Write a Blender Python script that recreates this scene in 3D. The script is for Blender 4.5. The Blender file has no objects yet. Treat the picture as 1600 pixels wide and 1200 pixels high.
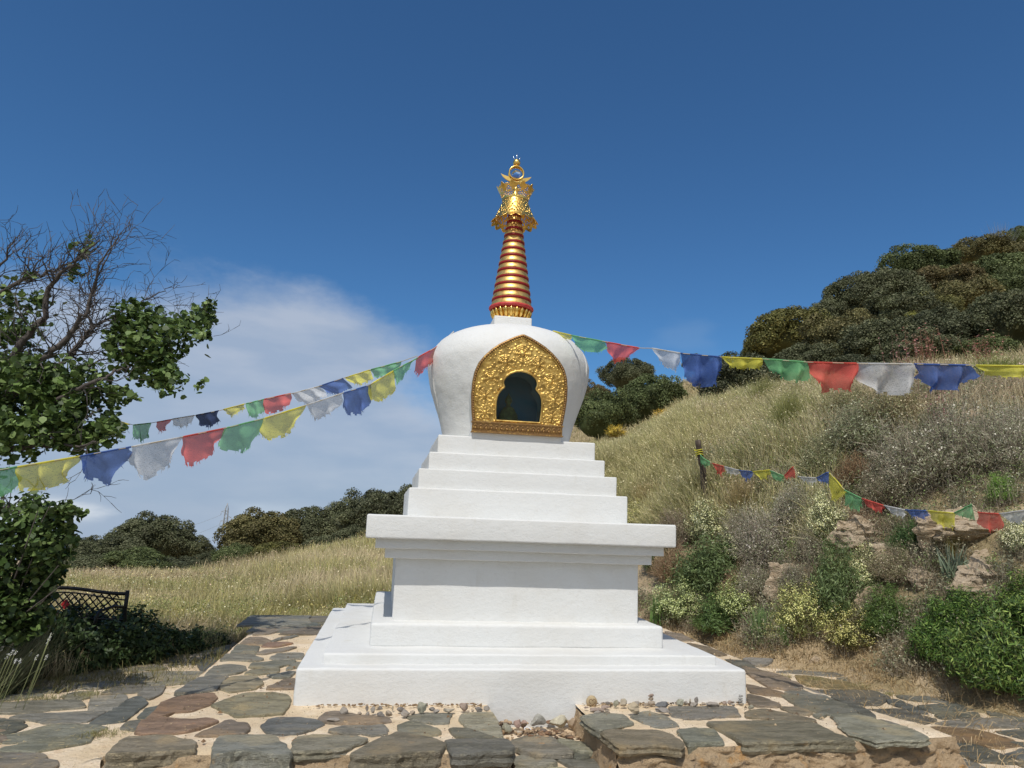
import bpy, math, random
import numpy as np
from mathutils import Matrix, Vector
R = math.radians
random.seed(7)
rng = np.random.default_rng(7)
scene = bpy.context.scene
COL = scene.collection

# ------------------------------------------------------------------ camera
CAM = np.array([-0.99540938, -6.34511154, 1.17427545])
YAW, PITCH, ROLL = R(9.24933337), R(10.75570476), R(2.10611916)
FPX = 1115.543
FW = np.array([math.sin(YAW)*math.cos(PITCH), math.cos(YAW)*math.cos(PITCH), math.sin(PITCH)])
_r = np.array([math.cos(YAW), -math.sin(YAW), 0.0]); _u = np.cross(_r, FW)
RT = _r*math.cos(ROLL)+_u*math.sin(ROLL)
UP = -_r*math.sin(ROLL)+_u*math.cos(ROLL)
cd = bpy.data.cameras.new('camera'); cam = bpy.data.objects.new('camera', cd); COL.objects.link(cam)
cd.lens = FPX/1600*36.0; cd.sensor_width = 36.0; cd.clip_start = 0.05; cd.clip_end = 3000
M = Matrix.Identity(4)
for i in range(3):
    M[i][0] = RT[i]; M[i][1] = UP[i]; M[i][2] = -FW[i]; M[i][3] = CAM[i]
cam.matrix_world = M
scene.camera = cam

# ------------------------------------------------------------------ world, sun
SUN_EL, SUN_AZ = R(55.0), R(22.6)       # azimuth: to the left of the stupa's front (-y)
SUND = np.array([-math.sin(SUN_AZ)*math.cos(SUN_EL), -math.cos(SUN_AZ)*math.cos(SUN_EL), math.sin(SUN_EL)])
scene.view_settings.view_transform = 'Standard'
scene.view_settings.look = 'None'
scene.view_settings.gamma = 1
scene.view_settings.exposure = 0.0
SKY_STRENGTH = 0.09
sl = bpy.data.lights.new('sun', 'SUN'); sl.energy = 3.3; sl.angle = R(0.53); sl.color = (1.0, 0.955, 0.88)
so = bpy.data.objects.new('sun', sl); COL.objects.link(so)
so.rotation_euler = Vector(SUND).to_track_quat('Z', 'Y').to_euler(); so.location = (-4, -8, 12)

def ray(x, y): return FW+(x-800)/FPX*RT-(y-600)/FPX*UP
def at_d(x, y, D): return CAM+ray(x, y)*D
def at_z(x, y, z):
    d = ray(x, y); return CAM+d*((z-CAM[2])/d[2])
def at_y(x, y, Y):
    d = ray(x, y); return CAM+d*((Y-CAM[1])/d[1])

world = bpy.data.worlds.new("World"); scene.world = world; world.use_nodes = True
wt = world.node_tree; wt.nodes.clear()
def wn(t, **k):
    n = wt.nodes.new(t)
    for a, b in k.items(): setattr(n, a, b)
    return n
sky = wn('ShaderNodeTexSky', sky_type='NISHITA', sun_disc=False)
sky.sun_elevation = SUN_EL
sky.sun_rotation = math.atan2(SUND[0], SUND[1])
sky.altitude = 900; sky.air_density = 1.0; sky.dust_density = 0.35; sky.ozone_density = 2.2
bg = wn('ShaderNodeBackground'); bg.inputs['Strength'].default_value = SKY_STRENGTH
wo = wn('ShaderNodeOutputWorld')
tc = wn('ShaderNodeTexCoord')
def wmath(op, a, b=None, c=None):
    n = wn('ShaderNodeMath', operation=op)
    for i, v in enumerate((a, b, c)):
        if v is None: continue
        if isinstance(v, (int, float)): n.inputs[i].default_value = v
        else: wt.links.new(v, n.inputs[i])
    return n.outputs[0]
def wvec(op, a, b):
    n = wn('ShaderNodeVectorMath', operation=op)
    for i, v in enumerate((a, b)):
        if isinstance(v, (tuple, list, np.ndarray)): n.inputs[i].default_value = tuple(float(q) for q in v)
        else: wt.links.new(v, n.inputs[i])
    return n
gen = tc.outputs['Generated']
nz = wn('ShaderNodeTexNoise'); nz.inputs['Scale'].default_value = 4.0; nz.inputs['Detail'].default_value = 9; nz.inputs['Roughness'].default_value = 0.60
mp = wn('ShaderNodeMapping'); mp.inputs['Scale'].default_value = (1, 1, 2.0); wt.links.new(gen, mp.inputs[0]); wt.links.new(mp.outputs[0], nz.inputs['Vector'])
nz2 = wn('ShaderNodeTexNoise'); nz2.inputs['Scale'].default_value = 9; nz2.inputs['Detail'].default_value = 6
mp2 = wn('ShaderNodeMapping'); mp2.inputs['Scale'].default_value = (1, 1, 3.5); wt.links.new(gen, mp2.inputs[0]); wt.links.new(mp2.outputs[0], nz2.inputs['Vector'])
def cloud(px, py, wx, wy, n1, amp, lo, hi):
    """soft-edged cloud bank round one direction of the sky"""
    c = ray(px, py); c = c/np.linalg.norm(c)
    hr = np.cross(c, (0, 0, 1)); hr /= np.linalg.norm(hr); hu = np.cross(hr, c)
    d = wvec('SUBTRACT', gen, c).outputs['Vector']
    a = wmath('DIVIDE', wvec('DOT_PRODUCT', d, hr).outputs['Value'], wx)
    b = wmath('DIVIDE', wvec('DOT_PRODUCT', d, hu).outputs['Value'], wy)
    l = wmath('SQRT', wmath('ADD', wmath('MULTIPLY', a, a), wmath('MULTIPLY', b, b)))
    l = wmath('ADD', l, wmath('MULTIPLY', wmath('SUBTRACT', n1.outputs['Fac'], 0.5), amp))
    mr = wn('ShaderNodeMapRange', interpolation_type='SMOOTHSTEP')
    mr.inputs['From Min'].default_value = hi; mr.inputs['From Max'].default_value = lo
    mr.inputs['To Min'].default_value = 0; mr.inputs['To Max'].default_value = 1
    wt.links.new(l, mr.inputs[0]); return mr.outputs[0]
c1 = cloud(345, 705, 0.36, 0.245, nz, 0.75, 0.70, 1.03)
c1b = cloud(150, 740, 0.42, 0.20, nz, 1.2, 0.30, 1.15)
c2 = cloud(425, 812, 0.10, 0.028, nz2, 2.2, 0.1, 1.0)
c3 = cloud(60, 800, 0.09, 0.030, nz2, 2.0, 0.1, 1.0)
c4 = cloud(1075, 520, 0.05, 0.035, nz2, 2.5, 0.2, 1.2)
c5 = None
sc_ = wvec('MULTIPLY', sky.outputs[0], (0.49, 0.865, 1.14)).outputs[0]
def wmix(fac, a, b):
    n = wn('ShaderNodeMix', data_type='RGBA')
    if isinstance(fac, (int, float)): n.inputs[0].default_value = fac
    else: wt.links.new(fac, n.inputs[0])
    for i, v in ((6, a), (7, b)):
        if isinstance(v, tuple): n.inputs[i].default_value = v+(1,)
        else: wt.links.new(v, n.inputs[i])
    return n.outputs[2]
K = 1.0/SKY_STRENGTH
_cm = wn('ShaderNodeMapRange'); _cm.inputs['From Min'].default_value = .38; _cm.inputs['From Max'].default_value = .66; wt.links.new(nz2.outputs['Fac'], _cm.inputs[0])
cl = wmix(wmath('MULTIPLY', c1, 0.90), sc_, wmix(_cm.outputs[0], (0.355*K, 0.440*K, 0.580*K), (0.450*K, 0.515*K, 0.630*K)))
cl = wmix(wmath('MULTIPLY', c1b, 0.55), cl, (0.33*K, 0.43*K, 0.58*K))
cl = wmix(wmath('MULTIPLY', c2, 0.6), cl, (0.55*K, 0.64*K, 0.74*K))
cl = wmix(wmath('MULTIPLY', c3, 0.85), cl, (0.80*K, 0.84*K, 0.88*K))
cl = wmix(wmath('MULTIPLY', c4, 0.10), cl, (0.4*K, 0.5*K, 0.62*K))
_c = np.array([-.15, -1, .42]); _c = _c/np.linalg.norm(_c)
_dd = wvec('DOT_PRODUCT', gen, _c).outputs['Value']; _mr = wn('ShaderNodeMapRange', interpolation_type='SMOOTHSTEP'); _mr.inputs['From Min'].default_value = .15; _mr.inputs['From Max'].default_value = .75
wt.links.new(wmath('ADD', _dd, wmath('MULTIPLY', wmath('SUBTRACT', nz.outputs['Fac'], .5), 1.6)), _mr.inputs[0])
cl = wmix(wmath("MULTIPLY", _mr.outputs[0], 0.55), cl, (0.86*K, 0.84*K, 0.80*K))      # unseen bright cloud added behind the camera as neutral fill light
wt.links.new(cl, bg.inputs['Color']); wt.links.new(bg.outputs[0], wo.inputs[0])

# ------------------------------------------------------------------ helpers
def hash3(ix, iy, iz, s):
    h = (ix.astype(np.int64)*374761393+iy.astype(np.int64)*668265263+iz.astype(np.int64)*2147483647+s*1274126177) & 0xffffffff
    h = ((h ^ (h >> 13))*1274126177) & 0xffffffff
    h = ((h ^ (h >> 16))*2246822519) & 0xffffffff
    return ((h ^ (h >> 15)) & 0xffffff)/float(0xffffff)
def vnoise(P, s=0):
    P = np.atleast_2d(P); f = np.floor(P); t = P-f; t = t*t*(3-2*t); i = f.astype(np.int64)
    out = 0
    for dx in (0, 1):
        for dy in (0, 1):
            for dz in (0, 1):
                w = (t[:, 0] if dx else 1-t[:, 0])*(t[:, 1] if dy else 1-t[:, 1])*(t[:, 2] if dz else 1-t[:, 2])
                out = out+w*hash3(i[:, 0]+dx, i[:, 1]+dy, i[:, 2]+dz, s)
    return out*2-1
def fbm(P, o=4, s=0, g=0.5):
    P = np.atleast_2d(np.asarray(P, float)); a = 1; r = 0; n = 0
    for k in range(o):
        r = r+a*vnoise(P*(2**k)+k*17.3, s+k); n += a; a *= g
    return r/n
def nrm(v): return v/np.maximum(np.linalg.norm(v, axis=-1, keepdims=True), 1e-9)

class MB:
    def __init__(s): s.V = []; s.F = []; s.C = []; s.UV = []; s.n = 0
    def add(s, V, F, col=(1, 1, 1), mi=0, smooth=True):
        V = np.asarray(V, float).reshape(-1, 3)
        if not isinstance(F, list) or isinstance(F[0], tuple): F = [np.array(F)]
        for f in F:
            f = np.asarray(f, np.int64)
            if len(f): s.F.append((f+s.n, mi, smooth))
        c = np.asarray(col, float)
        if c.ndim == 1: c = np.tile(c, (len(V), 1))
        s.V.append(V); s.C.append(c); s.n += len(V); return s
    def box(s, lo, hi, **k):
        x0, y0, z0 = lo; x1, y1, z1 = hi
        V = [(x0,y0,z0),(x1,y0,z0),(x1,y1,z0),(x0,y1,z0),(x0,y0,z1),(x1,y0,z1),(x1,y1,z1),(x0,y1,z1)]
        F = [(0,3,2,1),(4,5,6,7),(0,1,5,4),(1,2,6,5),(2,3,7,6),(3,0,4,7)]
        return s.add(V, F, smooth=False, **k)
    def tube(s, P, rad, n=8, cap=True, **k):
        P = np.asarray(P, float); rad = np.broadcast_to(np.asarray(rad, float), (len(P),))
        T = nrm(np.gradient(P, axis=0)); a = np.array([0, 0, 1.0])
        if abs(T[0] @ a) > .9: a = np.array([1.0, 0, 0])
        u = nrm(np.cross(T[0], a)); rings = []
        for i in range(len(P)):
            u = nrm(u-(u @ T[i])*T[i]); v = np.cross(T[i], u)
            th = np.arange(n)*2*math.pi/n
            rings.append(P[i]+rad[i]*(np.cos(th)[:, None]*u+np.sin(th)[:, None]*v))
        V = np.concatenate(rings); F = []
        i = np.arange(len(P)-1)[:, None]*n; j = np.arange(n)[None]; j2 = (j+1) % n
        F = np.stack([i+j, i+j2, i+n+j2, i+n+j], -1).reshape(-1, 4)
        s.add(V, F, **k)
        if cap:
            m = len(P); V2 = np.array([P[0], P[-1]])
            b = s.n-m*n
            s.V.append(V2); s.C.append(np.tile(s.C[-1][:1], (2, 1))); c0 = s.n; s.n += 2
            q = np.arange(n); q2 = (q+1) % n
            s.F.append((np.stack([b+q2, b+q, np.full(n, c0)], -1), k.get('mi', 0), True))
            e = b+(m-1)*n
            s.F.append((np.stack([e+q, e+q2, np.full(n, c0+1)], -1), k.get('mi', 0), True))
        return s
    def lathe(s, prof, n=48, c=(0, 0, 0), a0=0, a1=2*math.pi, **k):
        prof = np.asarray(prof, float); full = abs(a1-a0-2*math.pi) < 1e-6
        th = np.linspace(a0, a1, n+1)[:(n if full else n+1)]; m = len(th)
        V = np.stack([prof[:, None, 0]*np.cos(th), prof[:, None, 0]*np.sin(th), np.broadcast_to(prof[:, None, 1], (len(prof), m))], -1).reshape(-1, 3)+np.array(c)
        i = np.arange(len(prof)-1)[:, None]*m; j = np.arange(m if full else m-1)[None]; j2 = (j+1) % m
        return s.add(V, np.stack([i+j, i+j2, i+m+j2, i+m+j], -1).reshape(-1, 4), **k)
    def build(s, name, mats, parent=None, loc=None):
        V = np.concatenate(s.V); me = bpy.data.meshes.new(name)
        me.vertices.add(len(V)); me.vertices.foreach_set('co', V.astype(np.float32).ravel())
        L = np.concatenate([f.ravel() for f, _, _ in s.F]); tot = np.concatenate([np.full(len(f), f.shape[1]) for f, _, _ in s.F])
        me.loops.add(len(L)); me.loops.foreach_set('vertex_index', L.astype(np.int32))
        st = np.concatenate([[0], np.cumsum(tot)[:-1]])
        me.polygons.add(len(tot)); me.polygons.foreach_set('loop_start', st.astype(np.int32))
        try: me.polygons.foreach_set('loop_total', tot.astype(np.int32))
        except Exception: pass
        me.polygons.foreach_set('material_index', np.concatenate([np.full(len(f), m) for f, m, _ in s.F]).astype(np.int32))
        me.polygons.foreach_set('use_smooth', np.concatenate([np.full(len(f), b) for f, _, b in s.F]))
        at = me.color_attributes.new('tint', 'FLOAT_COLOR', 'POINT')
        C = np.concatenate(s.C); at.data.foreach_set('color', np.concatenate([C, np.ones((len(C), 1))], 1).astype(np.float32).ravel())
        if s.UV:
            U = np.concatenate(s.UV); ul = me.uv_layers.new(name='UVMap'); ul.data.foreach_set('uv', U[L].astype(np.float32).ravel())
        me.update(calc_edges=True); me.validate()
        for m in (mats if isinstance(mats, (list, tuple)) else [mats]): me.materials.append(m)
        o = bpy.data.objects.new(name, me); COL.objects.link(o)
        if parent: o.parent = parent
        if loc is not None: o.location = loc
        return o

def tag(o, label=None, cat=None, group=None, kind=None):
    if label: o['label'] = label
    if cat: o['category'] = cat
    if group: o['group'] = group
    if kind: o['kind'] = kind
    return o
def empty(name, loc, label, cat, group=None):
    o = bpy.data.objects.new(name, None); COL.objects.link(o); o.location = loc; o.empty_display_size = 0.2
    return tag(o, label, cat, group)
def copy_tree(o, parent=None):
    c = o.copy(); COL.objects.link(c); c.parent = parent
    for ch in list(o.children): copy_tree(ch, c)
    return c

# ------------------------------------------------------------------ materials
def mat(name, col=(.5, .5, .5), rough=.7, metal=0, tint=False, noise=None, bump=None, trans=0.0, spec=0.4, objcol=False, coords='Object', extra=None):
    """noise: list of (scale, colourB, lo, hi[, stretch]); bump: list of (scale, strength, distance[, stretch])"""
    m = bpy.data.materials.new(name); m.use_nodes = True; t = m.node_tree; t.nodes.clear(); N = t.nodes.new; Lk = t.links.new
    out = N('ShaderNodeOutputMaterial'); b = N('ShaderNodeBsdfPrincipled'); tcn = N('ShaderNodeTexCoord')
    b.inputs['Roughness'].default_value = rough; b.inputs['Metallic'].default_value = metal; b.inputs['Specular IOR Level'].default_value = spec
    rgb = N('ShaderNodeRGB'); rgb.outputs[0].default_value = (*col, 1); cur = rgb.outputs[0]
    def vec(stretch):
        if stretch is None: return tcn.outputs[coords]
        q = N('ShaderNodeMapping'); q.inputs['Scale'].default_value = stretch; Lk(tcn.outputs[coords], q.inputs[0]); return q.outputs[0]
    def mixc(f, a, bb, mode='MIX'):
        n = N('ShaderNodeMix'); n.data_type = 'RGBA'; n.blend_type = mode
        if isinstance(f, float): n.inputs[0].default_value = f
        else: Lk(f, n.inputs[0])
        Lk(a, n.inputs[6])
        if isinstance(bb, tuple): n.inputs[7].default_value = (*bb, 1)
        else: Lk(bb, n.inputs[7])
        return n.outputs[2]
    for q in (noise or []):
        sc, cb, lo, hi = q[:4]; n = N('ShaderNodeTexNoise'); n.inputs['Scale'].default_value = sc; n.inputs['Detail'].default_value = 7; n.inputs['Roughness'].default_value = .6
        Lk(vec(q[4] if len(q) > 4 else None), n.inputs['Vector'])
        mr = N('ShaderNodeMapRange'); mr.interpolation_type = 'SMOOTHSTEP'; mr.inputs['From Min'].default_value = lo; mr.inputs['From Max'].default_value = hi; Lk(n.outputs['Fac'], mr.inputs[0])
        cur = mixc(mr.outputs[0], cur, cb)
    if tint:
        a = N('ShaderNodeAttribute'); a.attribute_name = 'tint'; cur = mixc(1.0, cur, a.outputs['Color'], 'MULTIPLY')
    if objcol:
        a = N('ShaderNodeObjectInfo'); cur = mixc(1.0, cur, a.outputs['Color'], 'MULTIPLY')
    Lk(cur, b.inputs['Base Color'])
    prev = None
    for q in (bump or []):
        sc, stg, dist = q[:3]; n = N('ShaderNodeTexNoise'); n.inputs['Scale'].default_value = sc; n.inputs['Detail'].default_value = 6; n.inputs['Roughness'].default_value = .62
        Lk(vec(q[3] if len(q) > 3 else None), n.inputs['Vector'])
        bp = N('ShaderNodeBump'); bp.inputs['Strength'].default_value = stg; bp.inputs['Distance'].default_value = dist; Lk(n.outputs['Fac'], bp.inputs['Height'])
        if prev: Lk(prev, bp.inputs['Normal'])
        prev = bp.outputs[0]
    if prev: Lk(prev, b.inputs['Normal'])
    sh = b.outputs[0]
    if trans > 0:
        tr = N('ShaderNodeBsdfTranslucent'); Lk(cur, tr.inputs['Color']); mx = N('ShaderNodeMixShader'); mx.inputs[0].default_value = trans
        Lk(sh, mx.inputs[1]); Lk(tr.outputs[0], mx.inputs[2]); sh = mx.outputs[0]
    Lk(sh, out.inputs[0])
    if extra: extra(t, b, out, sh)
    return m

WHITE = mat('white_limewash', (.675, .68, .668), .8, noise=[(2.2, (.65, .645, .62), .42, .7), (7, (.60, .59, .55), .60, .8, (1, 1, .35)), (34, (.63, .625, .60), .55, .75), (24, (.42, .39, .34), .735, .80)],
            bump=[(12, .25, .02, (1, 1, 1.4)), (50, .24, .008, (1, 1, 1.6)), (170, .38, .004)], spec=.25)
WHITE_DIRTY = mat('worn_plaster', (.72, .71, .66), .85, noise=[(14, (.50, .44, .35), .48, .68), (40, (.35, .30, .25), .62, .72)], bump=[(40, .5, .02)])
GOLD = mat('gilded_metal', (.90, .60, .17), .30, 1.0, noise=[(25, (.62, .38, .10), .5, .75)], bump=[(90, .12, .004)])
GOLD_WORN = mat('worn_gilding', (.90, .60, .20), .42, .9, noise=[(16, (.50, .28, .09), .47, .72, (1, 1, .6)), (60, (.36, .20, .09), .62, .74, (1, 1, .4))], bump=[(40, .15, .004, (1, 1, .3))])
GOLD_RELIEF = mat('embossed_gilt', (.80, .55, .17), .45, .8, noise=[(18, (.46, .30, .09), .40, .62)], bump=[(160, .25, .003)])
BRONZE = mat('tarnished_rim', (.34, .20, .085), .5, .8, noise=[(40, (.62, .40, .13), .5, .66)], bump=[(120, .4, .004)])
REDP = mat('red_enamel', (.30, .010, .013), .5, 0, noise=[(20, (.21, .008, .012), .4, .7)])
REDP2 = mat('faded_red_enamel', (.55, .06, .055), .5, 0, noise=[(20, (.40, .03, .03), .4, .7)])
STEEL = mat('bright_steel', (.75, .76, .78), .25, 1)
NICHE_SKY = mat('niche_sky_reflection', (.10, .34, .44), .7)  # teal lining colour stands in for blue sky reflected in the glass
OCHRE = mat('ochre_statue', (.55, .38, .09), .5, noise=[(30, (.34, .22, .06), .4, .6)])
SOIL = mat('hill_soil', (.46, .345, .215), .95, noise=[(.35, (.33, .26, .14), .42, .6), (2.5, (.56, .44, .29), .5, .72), (12, (.24, .18, .11), .55, .7), (60, (.62, .5, .34), .58, .72)], bump=[(6, .7, .08), (30, .6, .03), (120, .5, .01)])
MORTAR = mat('sandy_mortar', (.74, .585, .385), .92, noise=[(3, (.88, .73, .54), .4, .62), (9, (.74, .56, .37), .50, .68), (40, (.62, .46, .30), .55, .72), (150, (.50, .38, .25), .52, .72), (420, (.9, .82, .68), .6, .75)], bump=[(12, .6, .03), (40, .7, .015), (120, .9, .008), (400, .6, .003)])
ROUGHWALL = mat('rough_earthy_render', (.60, .44, .27), .95, noise=[(4, (.50, .36, .22), .42, .62), (9, (.66, .40, .18), .58, .7), (26, (.30, .23, .165), .57, .68), (120, (.72, .58, .40), .6, .75)], bump=[(12, 1, .06), (50, .9, .025), (200, .6, .006)])
SLATE = mat('slate', (1, 1, 1), .62, tint=True, noise=[(4, (.66, .66, .62), .40, .60, (1, 3.2, 1)), (3, (1.25, 1.12, .92), .52, .66), (20, (1.35, 1.30, 1.16), .52, .70, (1, 5, 2)), (46, (.50, .48, .45), .56, .70, (1, 6, 1)), (130, (1.5, 1.45, 1.3), .62, .72, (1, 2, 1)), (7, (1.6, 1.15, .75), .64, .78)],
            bump=[(7, .9, .03, (1, 5, 5)), (32, 1.0, .014, (1, 6, 5)), (120, .7, .005, (1, 3, 1))], spec=.35)
SLATE.name = 'layered_slate'
ROCK = mat('bank_rock', (.45, .36, .255), .9, tint=True, noise=[(3, (.42, .32, .21), .42, .6, (1, 1, 3)), (12, (.64, .53, .39), .52, .7, (1, 1, 4)), (30, (.15, .115, .085), .58, .72, (1, 1, 3))], bump=[(7, .9, .06, (1, 1, 3)), (30, .9, .02, (1, 1, 3)), (120, .5, .006)])
PEB = mat('pebble_stone', (1, 1, 1), .8, objcol=True, noise=[(18, (.72, .70, .68), .45, .65), (60, (1.3, 1.28, 1.2), .55, .72), (110, (.55, .5, .46), .62, .75)], bump=[(40, .6, .01), (200, .5, .003)])
LEAF = mat('leaf', (1, 1, 1), .5, tint=True, objcol=True, trans=.18, spec=.35)
CANOPY = mat('oak_leaf', (1, 1, 1), .6, tint=True, objcol=True, trans=.18, spec=.25)
GRASS = mat('grass_blade', (1, 1, 1), .65, tint=True, objcol=True, trans=.15, spec=.25)
TWIG = mat('twig', (1, 1, 1), .85, tint=True, objcol=True, spec=.2)
BARK = mat('grey_bark', (.10, .085, .075), .9, noise=[(8, (.09, .075, .068), .42, .62, (1, 1, .3)), (30, (.20, .18, .16), .58, .75)], bump=[(30, 1, .02, (1, 1, .3)), (90, .6, .006)])
POSTW = mat('weathered_post', (.075, .055, .042), .9, noise=[(25, (.16, .125, .10), .5, .7, (1, 1, .15))], bump=[(40, 1, .02, (1, 1, .12))])
IRON = mat('black_iron', (.012, .012, .012), .45, .3, bump=[(80, .3, .004)])
REDIRON = mat('red_ornament', (.38, .015, .02), .5)
PYL = mat('galvanised_steel', (.36, .38, .40), .6, .2)
ROPE = mat('rope_fibre', (.42, .36, .25), .9)

def cloth(name, col, alpha=.88, prt=.5):
    m = bpy.data.materials.new(name); m.use_nodes = True; t = m.node_tree; t.nodes.clear(); N = t.nodes.new; L = t.links.new
    out = N('ShaderNodeOutputMaterial'); b = N('ShaderNodeBsdfPrincipled'); b.inputs['Roughness'].default_value = .8; b.inputs['Specular IOR Level'].default_value = .2
    tcn = N('ShaderNodeTexCoord')
    rgb = N('ShaderNodeRGB'); rgb.outputs[0].default_value = (*col, 1)
    n = N('ShaderNodeTexNoise'); n.inputs['Scale'].default_value = 9; n.inputs['Detail'].default_value = 5; L(tcn.outputs['Object'], n.inputs['Vector'])
    mr = N('ShaderNodeMapRange'); mr.inputs['From Min'].default_value = .35; mr.inputs['From Max'].default_value = .7; mr.inputs['To Min'].default_value = .78; mr.inputs['To Max'].default_value = 1.08; L(n.outputs['Fac'], mr.inputs[0])
    # faded block print: rows of broken lines and a central figure
    uv = N('ShaderNodeUVMap'); uv.uv_map = 'UVMap'
    br = N('ShaderNodeTexBrick'); br.inputs['Scale'].default_value = 9; br.inputs['Mortar Size'].default_value = .035; br.inputs['Color1'].default_value = (0, 0, 0, 1); br.inputs['Color2'].default_value = (.7, .7, .7, 1); br.inputs['Mortar'].default_value = (0, 0, 0, 1)
    br.inputs['Brick Width'].default_value = .35; br.inputs['Row Height'].default_value = .30
    L(uv.outputs[0], br.inputs['Vector'])
    n2 = N('ShaderNodeTexNoise'); n2.inputs['Scale'].default_value = 55; n2.inputs['Detail'].default_value = 3; L(uv.outputs[0], n2.inputs['Vector'])
    gt = N('ShaderNodeMath'); gt.operation = 'GREATER_THAN'; gt.inputs[1].default_value = .52; L(n2.outputs['Fac'], gt.inputs[0])
    ml = N('ShaderNodeMath'); ml.operation = 'MULTIPLY'; L(br.outputs['Color'], ml.inputs[0]); L(gt.outputs[0], ml.inputs[1])
    ml2 = N('ShaderNodeMath'); ml2.operation = 'MULTIPLY'; ml2.inputs[1].default_value = prt; L(ml.outputs[0], ml2.inputs[0])
    sub = N('ShaderNodeMath'); sub.operation = 'SUBTRACT'; L(mr.outputs[0], sub.inputs[0]); L(ml2.outputs[0], sub.inputs[1])
    vm = N('ShaderNodeVectorMath'); vm.operation = 'SCALE'; L(rgb.outputs[0], vm.inputs[0]); L(sub.outputs[0], vm.inputs['Scale'])
    L(vm.outputs[0], b.inputs['Base Color'])
    w = N('ShaderNodeTexNoise'); w.inputs['Scale'].default_value = 240; L(tcn.outputs['Object'], w.inputs['Vector'])
    bp = N('ShaderNodeBump'); bp.inputs['Strength'].default_value = .25; bp.inputs['Distance'].default_value = .003; L(w.outputs['Fac'], bp.inputs['Height']); L(bp.outputs[0], b.inputs['Normal'])
    tr = N('ShaderNodeBsdfTranslucent'); L(vm.outputs[0], tr.inputs['Color']); mx = N('ShaderNodeMixShader'); mx.inputs[0].default_value = .42
    L(b.outputs[0], mx.inputs[1]); L(tr.outputs[0], mx.inputs[2])
    tp = N('ShaderNodeBsdfTransparent'); mx2 = N('ShaderNodeMixShader'); mx2.inputs[0].default_value = alpha
    L(tp.outputs[0], mx2.inputs[1]); L(mx.outputs[0], mx2.inputs[2]); L(mx2.outputs[0], out.inputs[0])
    return m
CLOTH = dict(yellow=cloth('yellow_cotton', (.90, .84, .13), .84, .8), blue=cloth('blue_cotton', (.10, .19, .52), .88, .35), white=cloth('white_cotton', (.80, .81, .82), .76, .8),
             red=cloth('red_cotton', (.82, .15, .12), .86, .45), green=cloth('green_cotton', (.24, .60, .28), .83, .4), navy=cloth('navy_cotton', (.03, .05, .14), .95, .1))

# ------------------------------------------------------------------ terrain: height as a function of azimuth and distance
def _ed(px, py): return (-.27-CAM[2])/ray(px, py)[2]      # distance of the foot of the bank
def _col(px, edge, pts, tail):
    D0 = _ed(px, edge); out = [(D0, -.27)]
    for py, D in pts:
        D = D0+D if D < 4 else D; out.append((D, CAM[2]+ray(px, py)[2]*D))
    return out+tail
COLS = {-1500: [(8, -.27), (16, -.4), (40, -3.0), (120, -12), (400, -30)],
        0: [(8, -.27), (16, -.55), (40, -3.0), (120, -12), (400, -30)],
        350: [(8, -.27), (17, -.42), (40, -1.8), (120, -9), (400, -24)],
        600: [(8, -.27), (12, -.10), (20, .02), (40, .7), (120, .0), (400, -10)],
        800: [(9.2, -.27), (12, .35), (20, 2.0), (40, 5), (60, 7), (120, 6), (400, 0)],
        950: _col(950, 986, [(818, 13.5), (712, 21), (682, 32), (618, 60)], [(90, 13), (400, 5)]),
        1100: _col(1100, 1003, [(900, .8), (800, 1.6), (772, 2.1), (674, 15), (652, 18), (585, 50)], [(80, 15), (400, 8)]),
        1300: _col(1300, 1045, [(930, .45), (800, 1.2), (700, 2.3), (640, 11), (614, 13), (606, 20), (518, 45)], [(80, 21), (400, 16)]),
        1450: _col(1450, 1080, [(950, .5), (850, .9), (700, 2.0), (618, 10), (592, 12), (582, 20), (458, 55)], [(80, 26), (400, 22)]),
        1600: _col(1600, 1112, [(970, .4), (870, .7), (780, 1.2), (640, 8.6), (588, 10.5), (560, 20), (400, 62)], [(90, 32), (400, 28)])}
_az = []; _prof = []
RG = np.concatenate([np.linspace(0, 14, 281), np.geomspace(14.1, 420, 150)])
for cx_, nodes in COLS.items():
    d = ray(cx_, 810); az = math.atan2(d[0], d[1]); k = math.hypot(d[0], d[1])
    rr = [0]+[n[0]*k for n in nodes]; zz = [-.27]+[n[1] for n in nodes]
    z = np.interp(RG, rr, zz); _az.append(az)
    # light smoothing of the corners
    kern = np.ones(7)/7; zs = np.convolve(np.pad(z[:281], 3, mode='edge'), kern, mode='valid'); z = np.concatenate([zs, z[281:]])
    _prof.append(z)
_az.append(R(75)); _prof.append(_prof[-1].copy())
_az.append(R(110)); _prof.append(np.interp(RG, [0, 6, 60, 400], [-.27, -.27, 4, 4]))
_az.append(R(180)); _prof.append(np.full(len(RG), -.27))
_az.insert(0, R(-180)); _prof.insert(0, np.full(len(RG), -.27))
_az = np.array(_az); _prof = np.array(_prof)
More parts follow.
